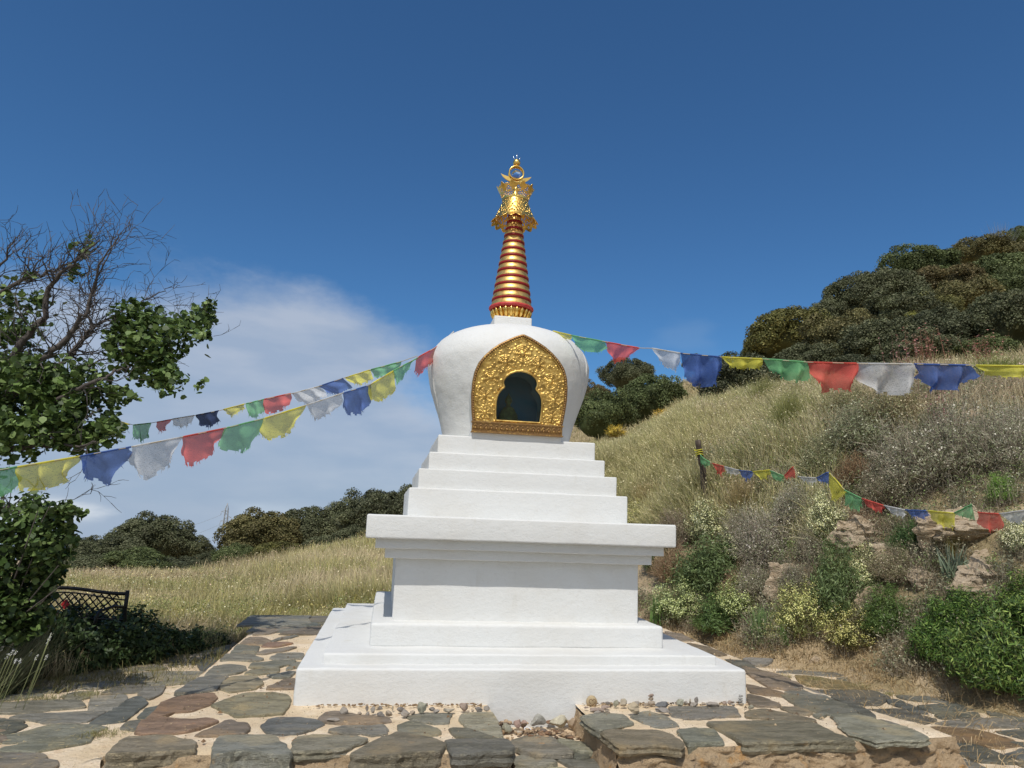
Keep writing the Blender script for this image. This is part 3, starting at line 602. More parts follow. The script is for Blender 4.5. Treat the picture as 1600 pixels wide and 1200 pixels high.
# ------------------------------------------------------------------ paving traced on the ground planes
VIEW = {'S0': (180, 940, 16/3), 'S1': (160, 1050, 16/3), 'S2': (440, 1090, 16/3), 'S3': (700, 1080, 16/3), 'S4': (1100, 1060, 40/9), 'S5': (1150, 980, 32/9), 'S6': (0, 1000, 6), 'S7': (1030, 960, 16/3), 'C6': (800, 900, 4)}
PLAT = [  # view, tint, thickness, outline
 ('S1', 'r', .02, [(400,380),(520,240),(610,205),(760,185),(920,182),(945,205),(890,265),(730,315),(590,325),(480,365)]),
 ('S1', 'r', .02, [(290,490),(350,395),(470,370),(600,385),(750,385),(870,380),(960,400),(830,440),(700,480),(520,505),(360,500)]),
 ('S1', 'b', .02, [(800,520),(930,455),(1050,400),(1110,415),(1195,425),(1195,480),(1150,505),(980,515)]),
 ('S1', 'o', .02, [(930,270),(1050,225),(1200,175),(1440,165),(1520,180),(1550,210),(1540,280),(1480,335),(1250,355),(1130,360),(1020,320)]),
 ('S1', 'o', .085, [(45,690),(120,630),(200,548),(400,535),(560,540),(610,570),(720,575),(770,600),(745,640),(500,660),(300,672),(150,684)]),
 ('S1', 'g', .095, [(945,690),(950,600),(990,540),(1200,535),(1420,540),(1490,600),(1550,690),(1350,672),(1100,665)]),
 ('S2', 'd', .02, [(-153,227),(-90,175),(100,165),(280,185),(330,215),(250,255),(130,290),(0,290),(-100,280)]),
 ('S0', 'g', .02, [(520,750),(600,690),(720,630),(830,610),(930,615),(830,730),(640,760)]),
 ('S0', 'o', .02, [(890,720),(920,660),(980,620),(1100,615),(1170,625),(1220,670),(1150,720),(960,745)]),
 ('S0', 'b', .02, [(1290,700),(1420,650),(1495,640),(1490,715),(1280,720)]),
 ('S0', 'g', .02, [(760,605),(840,530),(960,515),(1060,530),(1085,560),(1020,590),(900,600)]),
 ('S0', 'g', .02, [(1130,540),(1150,510),(1300,495),(1490,485),(1470,510),(1350,540)]),
 ('S0', 'o', .02, [(1095,590),(1140,565),(1360,550),(1350,580),(1200,595)]),
 ('S0', 'g', .02, [(890,480),(940,435),(1130,430),(1230,475),(1150,485)]),
 ('S0', 'l', .02, [(970,425),(1030,360),(1190,370),(1170,425)]),
 ('S0', 'b', .02, [(1190,425),(1260,400),(1500,375),(1380,410),(1240,430)]),
 ('S0', 'b', .02, [(1050,350),(1120,295),(1200,295),(1300,320),(1220,355)]),
 ('S0', 'r', .02, [(1230,370),(1280,340),(1390,335),(1470,345),(1330,370)]),
 ('S0', 'g', .02, [(1300,465),(1360,430),(1560,430),(1540,470),(1350,480)]),
 ('S0', 'g', .02, [(1280,605),(1400,590),(1490,580),(1440,620),(1330,625)]),
 ('S0', 'b', .02, [(1160,270),(1210,222),(1330,212),(1450,215),(1270,265)]),
 ('S0', 'b', .02, [(1385,260),(1480,225),(1570,240),(1500,265)]),
 ('S0', 'g', .02, [(1310,325),(1400,290),(1520,275),(1440,300)]),
 ('S0', 'g', .03, [(1215,205),(1235,158),(1600,150),(1620,185),(1440,198)]),
 ('S0', 'g', .02, [(1440,560),(1480,520),(1540,500),(1520,540)]),
 ('S2', 'b', .02, [(330,160),(380,120),(460,115),(560,130),(700,150),(860,165),(900,190),(700,205),(480,205),(350,190)]),
 ('S2', 'g', .02, [(390,272),(520,240),(690,230),(850,220),(868,260),(850,295),(750,300),(680,285),(560,290)]),
 ('S2', 'g', .02, [(990,225),(1100,200),(1230,235),(1300,275),(1300,295),(1050,290),(1000,265)]),
 ('S2', 'g', .02, [(1050,150),(1200,125),(1400,130),(1370,200),(1280,205),(1120,175)]),
 ('S2', 'g', .045, [(100,440),(120,370),(150,335),(300,320),(600,325),(700,345),(620,385),(500,430),(380,440),(200,450)]),
 ('S2', 'o', .085, [(600,465),(780,370),(850,330),(980,290),(1150,320),(1350,385),(1300,445),(1000,465),(800,490)]),
 ('S3', 'd', .07, [(0,412),(200,402),(480,407),(520,450),(520,500),(380,500),(200,515),(60,515)]),
 ('S3', 'p', .02, [(110,230),(140,185),(350,175),(388,220),(440,385),(300,340),(180,300)]),
 ('S3', 'g', .018, [(25,305),(170,315),(390,385),(250,390),(90,368)]),
 ('S3', 'g', .05, [(1120,215),(1300,190),(1450,200),(1530,265),(1400,290),(1270,325),(1190,270)]),
 ('C6', 'b', .05, [(580,985),(620,965),(900,965),(980,985),(1050,1045),(1045,1070),(900,1050),(680,1062)]),
 ('C6', 'g', .02, [(750,870),(850,845),(960,880),(1030,930),(900,935),(820,905)]),
 ('C6', 'g', .10, [(1050,962),(1150,950),(1240,960),(1300,1010),(1300,1028),(1150,1035),(1110,1042)]),
 ('C6', 'g', .02, [(990,820),(1380,815),(1410,865),(1100,885),(1010,870)]),
 ('S4', 'o', .06, [(20,307),(300,300),(560,300),(760,315),(900,380),(1030,432),(780,425),(540,436),(285,446),(180,385),(60,325)]),
 ('S4', 'b', .02, [(300,225),(420,210),(600,245),(760,280),(720,295),(560,295),(430,270),(310,260)]),
 ('S4', 'b', .02, [(310,105),(400,130),(510,175),(490,190),(330,175)]),
 ('S4', 'b', .02, [(305,40),(400,60),(540,90),(545,120),(440,110),(340,95)]),
 ('S4', 'o', .02, [(550,200),(650,195),(740,235),(700,245),(600,225)]),
 ('S4', 'g', .02, [(545,112),(700,115),(850,130),(1030,200),(1060,240),(950,240),(860,240),(700,210)]),
 ('S4', 'g', .02, [(770,242),(845,242),(800,268)]),
 ('S4', 'p', .035, [(900,255),(1060,247),(1200,292),(1400,342),(1540,410),(1500,432),(1300,424),(1190,438),(1100,405),(1030,390),(960,330)]),
 ('S7', 'b', .02, [(745,490),(900,480),(1050,530),(1180,580),(1165,630),(1080,625),(920,600),(850,550)]),
 ('S7', 'd', .02, [(555,368),(690,382),(850,468),(725,455)]),
 ('S7', 'g', .02, [(705,362),(940,365),(880,408),(800,420)]),
 ('S7', 'b', .02, [(240,235),(400,265),(550,330),(500,340),(330,290)]),
 ('S5', 'b', .02, [(75,250),(40,215),(150,243),(235,262),(300,290),(230,275)]),
 ('S4', 'g', .02, [(560,95),(640,60),(760,115),(870,128),(700,110)]),
 ('S4', 'd', .02, [(900,125),(1010,170),(1140,225),(1180,258),(1090,235),(1050,205)]),
 ('S4', 'g', .02, [(1210,280),(1330,320),(1460,380),(1420,378),(1260,318)]),
 ('S7', 'b', .02, [(60,140),(180,160),(280,215),(200,215),(90,185)]),
]
PATH = [
 ('S5','g',[(230,247),(440,230),(600,227),(665,263),(500,268),(330,255)]), ('S5','rg',[(335,268),(450,275),(620,306),(735,338),(540,338),(400,320),(355,295)]),
 ('S5','d',[(445,352),(600,350),(760,355),(845,387),(780,428),(600,428),(540,410)]), ('S5','d',[(685,462),(900,453),(1105,510),(960,552),(880,525),(780,490)]),
 ('S5','g',[(560,281),(755,290),(650,300)]), ('S5','g',[(700,302),(920,299),(880,328),(720,325)]), ('S5','d',[(850,403),(900,402),(1055,475),(1000,470),(865,422)]),
 ('S5','g',[(900,382),(1350,391),(1395,404),(1200,418),(960,398)]), ('S5','d',[(1022,437),(1200,427),(1465,431),(1250,457),(1100,472)]), ('S5','d',[(1112,487),(1330,473),(1345,488),(1150,503)]),
 ('S5','g',[(1120,530),(1300,507),(1700,512),(1700,548),(1250,552)]), ('S5','r2',[(995,567),(1120,553),(1350,572),(1520,621),(1565,652),(1450,666),(1250,638),(1050,603)]),
 ('S5','d',[(1455,580),(1600,570),(1700,580),(1700,625),(1600,615)]), ('S5','d',[(1145,642),(1330,652),(1450,701),(1545,748),(1350,738),(1200,680)]),
 ('S5','g',[(1050,643),(1120,652),(1185,698),(1060,680)]), ('S5','g',[(1065,703),(1300,743),(1420,800),(1080,800)]), ('S5','g',[(1405,470),(1600,452),(1700,450),(1700,500),(1600,502),(1430,493)]),
 ('S5','d',[(1512,702),(1600,682),(1700,690),(1700,760),(1600,738)]), ('S5','g',[(312,197),(400,192),(408,213),(330,223)]), ('S5','g',[(905,332),(1030,327),(1000,348),(920,346)]), ('S5','g',[(785,342),(870,337),(895,353),(840,356)]),
 ('S5','g',[(-350,40),(-200,60),(-120,110),(-240,100)]),
 ('S6','g',[(-130,600),(0,593),(400,562),(735,558),(785,623),(500,640),(250,678),(-130,665)]), ('S6','g',[(115,715),(400,688),(860,668),(970,672),(800,763),(480,777),(320,740)]),
 ('S6','g',[(62,893),(500,793),(860,803),(990,822),(850,867),(600,897),(200,947),(45,955)]), ('S6','d',[(-130,755),(100,757),(235,795),(130,848),(60,878),(-130,870)]),
 ('S6','g',[(25,1012),(300,963),(845,884),(828,948),(600,988),(330,1036),(60,1030)]), ('S6','g',[(-130,1062),(370,1062),(408,1100),(380,1130),(515,1142),(500,1180),(350,1230),(-130,1260)]),
 ('S6','l',[(853,655),(882,527),(1165,512),(1165,558),(1035,657)]), ('S6','d',[(863,778),(1000,693),(1150,593),(1298,528),(1365,590),(1250,678),(1150,757),(930,787)]),
 ('S6','g',[(1313,500),(1420,428),(1535,423),(1490,498),(1400,547)]), ('S6','g',[(965,498),(1120,428),(1395,418),(1310,477),(1150,493)]), ('S6','g',[(595,522),(700,493),(855,483),(865,520),(760,543),(640,543)]),
 ('S6','l',[(1175,398),(1240,322),(1400,303),(1560,293),(1900,303),(1980,330),(1850,392),(1560,408)]), ('S6','g',[(175,480),(360,442),(595,452),(615,470),(400,493)]),
 ('S6','g',[(0,522),(300,502),(395,515),(200,538),(-130,580)]), ('S6','b',[(255,400),(320,368),(427,377),(418,408),(300,418)]), ('S6','g',[(1145,250),(1200,203),(1500,242),(1555,260),(1300,288),(1180,278)]),
 ('S6','g',[(605,350),(900,273),(1085,262),(1145,290),(950,338),(750,378)]), ('S6','g',[(745,420),(1000,392),(1115,392),(1095,420),(900,453),(745,450)]),
 ('S6','d',[(1313,720),(1383,642),(1555,603),(1545,668),(1450,708),(1350,738)]), ('S6','g',[(1153,820),(1203,768),(1325,757),(1270,838)]),
 ('S0','d',[(112,478),(182,412),(420,403),(555,440),(520,498),(300,498)]), ('S0','d',[(703,520),(765,452),(935,403),(895,450),(800,557),(745,587)]), ('S0','g',[(563,352),(800,352),(990,342),(935,400),(700,418)]),
]
NOTCH = [('S3','g',[(490,430),(700,362),(855,382),(990,480),(1030,508),(750,518),(620,478)]), ('S3','g',[(533,600),(562,547),(650,533),(800,533),(905,590),(750,608)]),
 ('S3','g',[(905,552),(1060,548),(1200,567),(1305,610),(1200,640),(1035,610)]), ('S3','p',[(915,388),(1195,432),(1255,500),(1100,490),(965,432)]), ('S3','g',[(1063,522),(1138,520),(1165,540),(1080,545)]),
 ('S3','p',[(520,640),(800,622),(980,640),(1000,700),(540,700)])]
TINT = dict(g=(.275, .272, .235), d=(.185, .19, .178), o=(.32, .29, .215), b=(.30, .25, .195), r=(.31, .215, .155), r2=(.30, .225, .135), rg=(.27, .22, .13), l=(.34, .335, .30), p=(.40, .39, .31))
def stone(mb, P, top, thick, tint, seed, rough=.012, grow=.018):
    """P: outline (n,2) in world xy; a slab with chipped edges and a slightly uneven cleft top"""
    P = np.asarray(P, float); A = .5*np.sum(P[:, 0]*np.roll(P[:, 1], -1)-P[:, 1]*np.roll(P[:, 0], -1))
    if A < 0: P = P[::-1]
    per = np.sum(np.linalg.norm(P-np.roll(P, -1, 0), axis=1)); n = int(np.clip(per/.022, 16, 120)); Q = resample(P, n)
    c = Q.mean(0); d = nrm(Q-c); tq = nrm(np.roll(Q, -1, 0)-np.roll(Q, 1, 0)); Q = Q+np.stack([tq[:, 1], -tq[:, 0]], 1)*grow; w = np.stack([Q[:, 0]*26, Q[:, 1]*26, np.full(n, seed*1.7)], 1)
    Q = Q+d*(fbm(w*.6, 4, seed, .65)*rough*1.9)[:, None]
    zt = lambda q: top+.009*fbm(np.stack([q[:, 0]*5, q[:, 1]*11, np.full(len(q), seed*.7)], 1), 3, 3)
    side = fbm(w*1.5, 2, seed+5)*.012*min(1, thick/.03)
    rings = []
    if thick > .03:
        for f, o in ((1, -.004), (.72, .006), (.45, -.003), (.2, .004)): rings.append(np.column_stack([Q+d*(o+fbm(w*1.2+f*31, 2, seed+9)*.012)[:, None], np.full(n, top-thick*f)]))
    else: rings.append(np.column_stack([Q+d*.002, np.full(n, top-thick)]))
    rings.append(np.column_stack([Q, zt(Q)-.006])); rings.append(np.column_stack([Q-d*.006, zt(Q)]))
    for f in (.9, .78, .64, .5, .36, .22, .1):
        q = c+(Q-d*.006-c)*f; rings.append(np.column_stack([q, zt(q)]))
    V = np.concatenate(rings+[np.array([[c[0], c[1], top]])]); m = len(rings); i = np.arange(m-1)[:, None]*n; j = np.arange(n)[None]; j2 = (j+1) % n
    F = np.stack([i+j, i+j2, i+n+j2, i+n+j], -1).reshape(-1, 4); k = np.arange(n); T = np.stack([(m-1)*n+k, (m-1)*n+(k+1) % n, np.full(n, m*n)], 1)
    g = np.random.default_rng(seed); t = np.array(tint)*g.uniform(.82, 1.22)*np.array([g.uniform(.98, 1.09), 1, g.uniform(.88, 1.0)])
    mb.add(V, [F, T], col=t, smooth=False)
def to_plane(view, pts, zf):
    ox, oy, s = VIEW[view]; out = []
    for (x, y) in pts:
        p = at_z(ox+x/s, oy+y/s, zf); out.append(p[:2])
    return np.array(out)
def voronoi(x0, x1, y0, y1, step, keep, mb, top, seed, gap=.035):
    g = np.random.default_rng(seed); S = []
    xs = np.arange(x0, x1, step*1.25); ys = np.arange(y0, y1, step*.8)
    for i, x in enumerate(xs):
        for j, y in enumerate(ys): S.append((x+g.uniform(-.4, .4)*step+(j % 2)*step*.6, y+g.uniform(-.3, .3)*step))
    S = np.array(S)
    for k, s in enumerate(S):
        if not keep(s[0], s[1]): continue
        P = np.array([[-1, -1], [1, -1], [1, 1], [-1, 1]])*step*1.4+s; d = np.hypot(*(S-s).T); nb = np.argsort(d)[1:14]
        for q in nb:
            m = (S[q]+s)/2; nn = (S[q]-s)/d[q]; m = m-nn*gap*g.uniform(.3, .9); o = []
            for a in range(len(P)):
                p, r = P[a], P[(a+1) % len(P)]; dp = (p-m) @ nn; dr = (r-m) @ nn
                if dp <= 0: o.append(p)
                if dp*dr < 0: o.append(p+(r-p)*dp/(dp-dr))
            P = np.array(o)
            if len(P) < 3: break
        if len(P) >= 3: stone(mb, P, top, .02, TINT[['g', 'd', 'g', 'b', 'o'][k % 5]], 1000+k)
def px_of(x, y, z):
    d = np.array([x, y, z])-CAM; D = d @ FW
    if D < .3: return (-9999, -9999)
    return 800+FPX*(d @ RT)/D, 600-FPX*(d @ UP)/D
def outside(x, y, z, m=10):
    a, b = px_of(x, y, z); return not (-m < a < 1600+m and 0 < b < 1200+m)

# platform: mortar body (top sheet, rough walls, notch) with stones
PX0, PX1, PY0, PY1 = -2.27, 2.46, -2.40, 2.22
def plat_right(y): return 2.28+.17*np.clip((-1.55-y)/.5, 0, 1)     # the corner by the front wall is wider
def plat_front(x):   # front edge in y, slightly wavy
    return PY0+.03*np.sin(x*2.1)+.10*np.clip((x-.9)/1.6, 0, 1)*1.9
tp = empty('stone_platform', (0, 0, -.25), 'low platform of dark slate stones set in sandy mortar under the stupa', 'platform')
def platform():
    b = MB(); nx0, nx1 = -.29, .292
    def sheet(xa, xb, ya_f, yb, nseg):
        xs = np.linspace(xa, xb, nseg[0]); t = np.linspace(0, 1, nseg[1]); X, T = np.meshgrid(xs, t, indexing='ij')
        yf = ya_f(X); Y = yf+(yb-yf)*T; P = np.stack([X.ravel(), Y.ravel(), np.zeros(X.size)], 1)
        z = .007*fbm(P*7, 4, 31)+.003*fbm(P*30, 2, 33)
        e = np.minimum(np.minimum((X-PX0).ravel(), (PX1-X).ravel()), (Y-plat_front(X)).ravel()); z = z-.022*np.exp(-np.clip(e, 0, None)/.03)
        P[:, 0] = np.where(P[:, 0] > 1.6, 1.6+(P[:, 0]-1.6)*(plat_right(P[:, 1])+.01-1.6)/(PX1-1.6), P[:, 0])
        P[:, 2] = z; ny = nseg[1]; i = np.arange(nseg[0]-1)[:, None]*ny; j = np.arange(ny-1)[None]
        b.add(P, np.stack([i+j, i+ny+j, i+ny+j+1, i+j+1], -1).reshape(-1, 4)); return P.reshape(nseg[0], ny, 3)
    sheet(PX0, nx0, plat_front, -1.46, (110, 60)); sheet(nx1, PX1, plat_front, -1.46, (120, 60)); sheet(PX0, PX1, lambda X: np.full_like(X, -1.46), PY1, (120, 100))
    def wall(path, lo, nz_=30, amp=.06, sd=50):
        P = resample(np.array(path, float), max(8, int(np.sum(np.linalg.norm(np.diff(np.array(path), axis=0), axis=1))/.018)), False); n = len(P)
        T = nrm(np.gradient(P, axis=0)); N = np.stack([T[:, 1], -T[:, 0]], 1); V = []
        for k in range(nz_):
            f = k/(nz_-1); z = lo+(0-lo)*f; q = np.column_stack([P*9, np.full(n, z*16)]); o = amp*(fbm(q, 4, sd)+.5*fbm(q*[1, 1, 2.5]*1.7, 3, sd+7))*min(1, (1-f)*5)+(.11 if sd == 50 else .035)*(1-f)**.8-.005
            zz = z+.007*fbm(np.column_stack([P, np.zeros(n)])*7, 4, 31)*(f > .99)-.022*(f > .99)
            V.append(np.column_stack([P+N*o[:, None], zz]))
        V = np.concatenate(V); i = np.arange(nz_-1)[:, None]*n; j = np.arange(n-1)[None]
        b.add(V, np.stack([i+j, i+j+1, i+n+j+1, i+n+j], -1).reshape(-1, 4), mi=1)
    xs = np.linspace(PX0, nx0, 40); wall([(x, float(plat_front(x))) for x in xs], -.29); xs = np.linspace(nx1, PX1, 50); wall([(x, float(plat_front(x))) for x in xs], -.29)
    wall([(nx0, float(plat_front(nx0))), (nx0, -1.48)], -.29, 16, .03, 51); wall([(nx1, -1.48), (nx1, float(plat_front(nx1)))], -.29, 16, .03, 52)
    wall([(PX0, PY1), (PX0, PY0)], -.29, 16, .03, 53); wall([(PX1, float(plat_front(PX1)))]+[(float(plat_right(y)), y) for y in np.linspace(-2.05, -1.5, 8)]+[(2.28, PY1)], -.29, 16, .03, 54); wall([(2.28, PY1), (PX0, PY1)], -.29, 10, .02, 55)
    b.build('mortar_bed', [MORTAR, ROUGHWALL], tp, (0, 0, .25))
    b = MB()
    for k, (v, t, th, pts) in enumerate(PLAT): stone(b, to_plane(v, pts, .013), .013 if th < .03 else .018, th+.004, TINT[t], 200+k, .010)
    voronoi(-1.95, 2.3, 1.62, 2.2, .28, lambda x, y: y < 2.08 and abs(x) < 2.1, b, .012, 5)
    voronoi(1.62, 2.4, -1.3, 1.6, .3, lambda x, y: outside(x, y, 0) and 1.68 < x < 2.25, b, .012, 6)
    b.build('paving_stones', SLATE, tp, (0, 0, .25))
platform()
def pathedge(x): return np.interp(x, [-9, -3.9, -3.55, -3.25, -2.86, -2.47, -2.4, 2.4, 2.9, 7], [.25, .25, .5, 1.05, 1.7, 2.3, 3.1, 3.1, 3.6, 3.6])
def path():
    b = MB(); zp = -.262
    xs = np.linspace(-9, 6.2, 240); ys = np.linspace(-9, 4.2, 240); X, Y = np.meshgrid(xs, ys, indexing='ij'); P = np.stack([X.ravel(), Y.ravel(), 0*X.ravel()], 1)
    z = zp+.008*fbm(P*3, 4, 71)+.004*fbm(P*22, 2, 73); notch = (np.abs(P[:, 0]) < .5) & (P[:, 1] > -2.8)
    z = np.where(notch, zp+np.clip((P[:, 1]+2.75)/1.25, 0, 1)*.125, z); V = P.copy(); V[:, 2] = z
    ny = len(ys); i = np.arange(len(xs)-1)[:, None]*ny; j = np.arange(ny-1)[None]; F = np.stack([i+j, i+ny+j, i+ny+j+1, i+j+1], -1).reshape(-1, 4); c = V[F].mean(1)
    # keep the sheet to the paved area: its outer edges wander
    w = .12*fbm(c*1.7, 3, 75)
    a, r = np.arctan2(c[:, 0]-CAM[0], c[:, 1]-CAM[1]), np.hypot(c[:, 0]-CAM[0], c[:, 1]-CAM[1])
    th = terr(c[:, 0], c[:, 1]); keep = (th < -.235) & (c[:, 1] < pathedge(c[:, 0])+w)
    b.add(V, F[keep], mi=0)
    for k, (v, t, pts) in enumerate(PATH): stone(b, to_plane(v, pts, zp+.012), zp+.014, .03, TINT[t], 400+k, .008, .022); b.F[-1] = (b.F[-1][0], 1, False); b.F[-2] = (b.F[-2][0], 1, False)
    for k, (v, t, pts) in enumerate(NOTCH):
        p0 = to_plane(v, pts, -.19); y = p0[:, 1].mean(); zz = zp+np.clip((y+2.75)/1.25, 0, 1)*.125
        stone(b, to_plane(v, pts, zz+.014), zz+.016, .03, TINT[t], 500+k, .008); b.F[-1] = (b.F[-1][0], 1, False); b.F[-2] = (b.F[-2][0], 1, False)
    n0 = len(b.F)
    voronoi(-6.5, 5.8, -8.5, 1.0, .5, lambda x, y: outside(x, y, zp, 40) and not (PX0-.3 < x < PX1+.3 and y > PY0-.35), b, zp+.012, 9, .05)
    for q in range(n0, len(b.F)): b.F[q] = (b.F[q][0], 1, False)
    b.build('slate_path', [MORTAR, SLATE]); tag(bpy.data.objects['slate_path'], kind='structure')
path()

# ------------------------------------------------------------------ rocks and pebbles
def ico(n):
    import bmesh
    bm = bmesh.new(); bmesh.ops.create_icosphere(bm, subdivisions=n, radius=1); V = np.array([v.co[:] for v in bm.verts]); F = np.array([[v.index for v in f.verts] for f in bm.faces]); bm.free(); return V, F
ICO3, ICO4, ICO5 = ico(3), ico(4), ico(5)
def rockmesh(seed, size, base=ICO4, amp=.28, flat=1.0, facet=5, tint=(1, 1, 1), layers=0):
    V, F = base; g = np.random.default_rng(seed); P = V.copy()
    for _ in range(facet):
        n = nrm(g.normal(size=3)); d = g.uniform(.45, .82); s = P @ n; P = P-np.clip(s-d, 0, None)[:, None]*n*.9
    P = P*(1+amp*fbm(P*1.6+seed, 3, seed))[:, None]*(1+amp*.25*fbm(P*6+seed, 3, seed+4))[:, None]
    if layers: q = P[:, 2]*layers; st_ = fbm(np.column_stack([P[:, 0]*.6, P[:, 1]*.6, np.floor(q)*3.7]), 2, seed+8); P[:, :2] *= (1+.16*st_)[:, None]
    return P*np.array(size), F
def peb(view, cx, cy, w, h, col, label=None, zb=0.012, yb=None, seed=[0], group='small stones lined up along the foot of the stupa', lift=0.0, flat=False, name='pebble'):
    ox, oy, s = VIEW[view]; seed[0] += 1
    px, py = ox+cx/s, oy+(cy+h/2)/s
    p = at_z(px, py, zb) if yb is None else at_y(px, py, yb)
    if yb is None and p[1] > -1.52: p = at_y(px, py, -1.53); 
    D = depth(p); W = w/s*D/FPX; H = h/s*D/FPX
    if flat: H = max(H*.6, .008)
    V, F = rockmesh(seed[0]+60, (W/2*1.0, max(W*.36, .010), H/2*1.06), ICO3, .30, facet=13); V[:, 2] += H/2-V[:, 2].mean()*0
    b = MB(); b.add(V, F, smooth=False); z = p[2]+lift
    o = b.build(name, PEB, None, (p[0], p[1]-W*.1, z-.002)); o.rotation_euler.z = 0
    o.color = (*col, 1)
    tag(o, label, 'stone', group)
    if not label: ROWS.append((px, view, col, o))
    return o
ROWS = []
ORD = ['first', 'second', 'third', 'fourth', 'fifth', 'sixth', 'seventh', 'eighth', 'ninth', 'tenth', 'eleventh', 'twelfth', 'thirteenth', 'fourteenth', 'fifteenth', 'sixteenth', 'seventeenth', 'eighteenth', 'nineteenth', 'twentieth']
VIEW['S8'] = (880, 1070, 16/3)
G1, G2, G3, G4, G5, G6 = (.30, .265, .225), (.33, .27, .205), (.20, .18, .16), (.40, .35, .27), (.31, .24, .195), (.31, .30, .23)
for cx, cy, w, h, c, lb in [(515,105,80,60,G1,None),(425,180,110,30,G1,'flat grey stone lying alone in front of the left row of stones'),(710,85,40,45,G3,None),(650,125,50,25,G2,None),(715,132,42,30,G1,None),(760,105,50,60,G1,None),
        (820,88,60,40,G3,None),(820,135,90,45,G3,None),(895,125,70,55,G2,None),(926,82,18,45,G4,'thin upright stone splinter in the left row'),(990,90,72,45,G3,None),(1025,122,92,58,G1,None),(1095,120,60,42,G2,None),
        (1172,80,104,98,G6,'largest pointed greenish stone in the left row'),(1250,92,60,38,G3,None),(1290,110,72,32,G1,None),(1390,100,125,42,G4,'long pale stone in the left row, right of the pointed one'),(1520,76,88,72,G5,'pinkish square-topped stone towards the right of the left row'),(1553,112,30,22,G2,None)]:
    peb('S2', cx, cy, w, h, c, lb)
for cx, cy, w, h, c, lb in [(205,160,30,28,G2,None),(255,147,78,52,G3,'dark grey rounded stone near the right end of the left row'),(322,145,64,50,G1,'grey stone at the right end of the left row')]:
    peb('S3', cx, cy, w, h, c, lb)
for cx, cy, w, h, c, lb, z in [(490,305,110,95,G6,'grey-green wedge stone at the left of the rubble in the gap',-.13),(570,268,85,75,(.33,.23,.19),'reddish stone in the rubble pile, left of the big grey one',-.12),(630,275,75,65,(.37,.26,.21),'reddish banded stone leaning beside the big grey stone',-.13),
        (742,240,155,112,(.34,.33,.29),'large grey speckled stone against the base in the gap',-.12),(925,248,175,122,(.48,.44,.33),'large pale yellowish stone against the base in the gap',-.12),(1045,270,100,130,(.38,.29,.20),'upright tan block at the right side of the gap',-.12),
        (1035,362,90,60,(.42,.32,.22),'tan flat stone lying at the foot of the gap wall',-.14),(600,335,110,30,(.42,.36,.28),'flat pale stone in front of the reddish stones',-.14),(800,325,60,45,(.15,.12,.10),'dark brown stone in the middle of the rubble',-.14),(455,290,50,70,G1,'small upright grey stone at the far left of the gap',-.12)]:
    peb('S3', cx, cy, w, h, c, lb, zb=z, yb=-1.56 if cy < 300 else -1.60, group=None, name='loose_stone')
for cx, cy, w, h, c, lb in [(193,185,50,18,G5,None),(280,200,150,16,G5,'long flat reddish stone below the heart stone'),(370,152,48,36,G3,None),(350,178,90,26,G5,None),(437,150,46,72,G6,'pointed upright stone right of the heart stone'),(505,150,76,72,G4,'tan rounded stone between the pointed stone and the hollow one'),(285,222,90,26,G1,None),(362,222,75,42,G2,None),
        (608,150,52,50,G1,None),(580,192,120,92,(.40,.33,.23),'hollowed tan stone shaped like an open mouth'),(690,160,62,34,G2,None),(738,145,80,38,G2,'lowest pinkish stone of the three-stone stack'),
        (822,160,145,62,(.14,.14,.14),'long dark slate piece leaning in the right row'),(825,205,185,62,(.28,.25,.22),'wide layered grey stone in front of the dark slate piece'),(975,142,88,66,G6,'rounded grey-green stone in the middle of the right row'),(1022,148,42,42,G1,None),(1056,135,20,52,G4,None),(1090,158,84,36,G1,None),
        (1107,128,52,58,G3,'dark upright stone right of the grey-green stone'),(1170,158,50,20,G2,None),(1240,156,115,50,G1,'long pale grey stone in the right row'),(1312,172,50,20,G4,None),(1345,147,52,26,G5,None),(1390,142,42,50,G5,'reddish brown upright stone near the right end'),(1415,162,44,26,G1,None),(1560,180,60,36,(.26,.24,.18),'olive stone lying off the base corner')]:
    peb('S8', cx, cy, w, h, c, lb)
for cy, w, h, lb in [(152,62,26,'bottom grey stone of the little stack by the base corner'),(132,56,22,'second grey stone of the little stack by the base corner'),(112,50,20,'third grey stone of the little stack by the base corner'),(92,52,22,'top grey stone of the little stack by the base corner')]:
    o = peb('S8', 1475, cy, w, h, (.27,.265,.25), lb, yb=-1.535)
for cy, w, h, lb, c in [(112,62,30,'middle tan stone of the three-stone stack',G2),(84,66,28,'top pinkish stone of the three-stone stack',G5)]:
    peb('S8', 731, cy, w, h, c, lb, yb=-1.54)
def heart_stone():
    p = at_z(880+237/5.333, 1070+188/5.333, .012); p = at_y(880+237/5.333, 1070+188/5.333, -1.535); D = depth(p); W = 98/5.333*D/FPX
    b = MB(); V, F = rockmesh(991, (W*.5, W*.24, W*.5), ICO4, .05, facet=1); b.add(V, F); o = b.build('heart_stone', PEB, None, (p[0], p[1], p[2]+W*.47)); o.color = (.42, .33, .20, 1)
    tag(o, 'round tan stone with a heart drawn on it, left end of the right row', 'stone')
    t = np.linspace(0, 2*math.pi, 50); x = 16*np.sin(t)**3; z = 13*np.cos(t)-5*np.cos(2*t)-2*np.cos(3*t)-np.cos(4*t)
    H = np.stack([x*W*.018, -np.sqrt(np.clip(1-(x*.036)**2-(z*.036)**2, .1, 1))*W*.235, z*W*.018], 1)
    b = MB(); b.tube(H, .0022, 5, cap=False); b.build('heart_mark', mat('brown_mark', (.16, .10, .05), .8), o)
heart_stone()
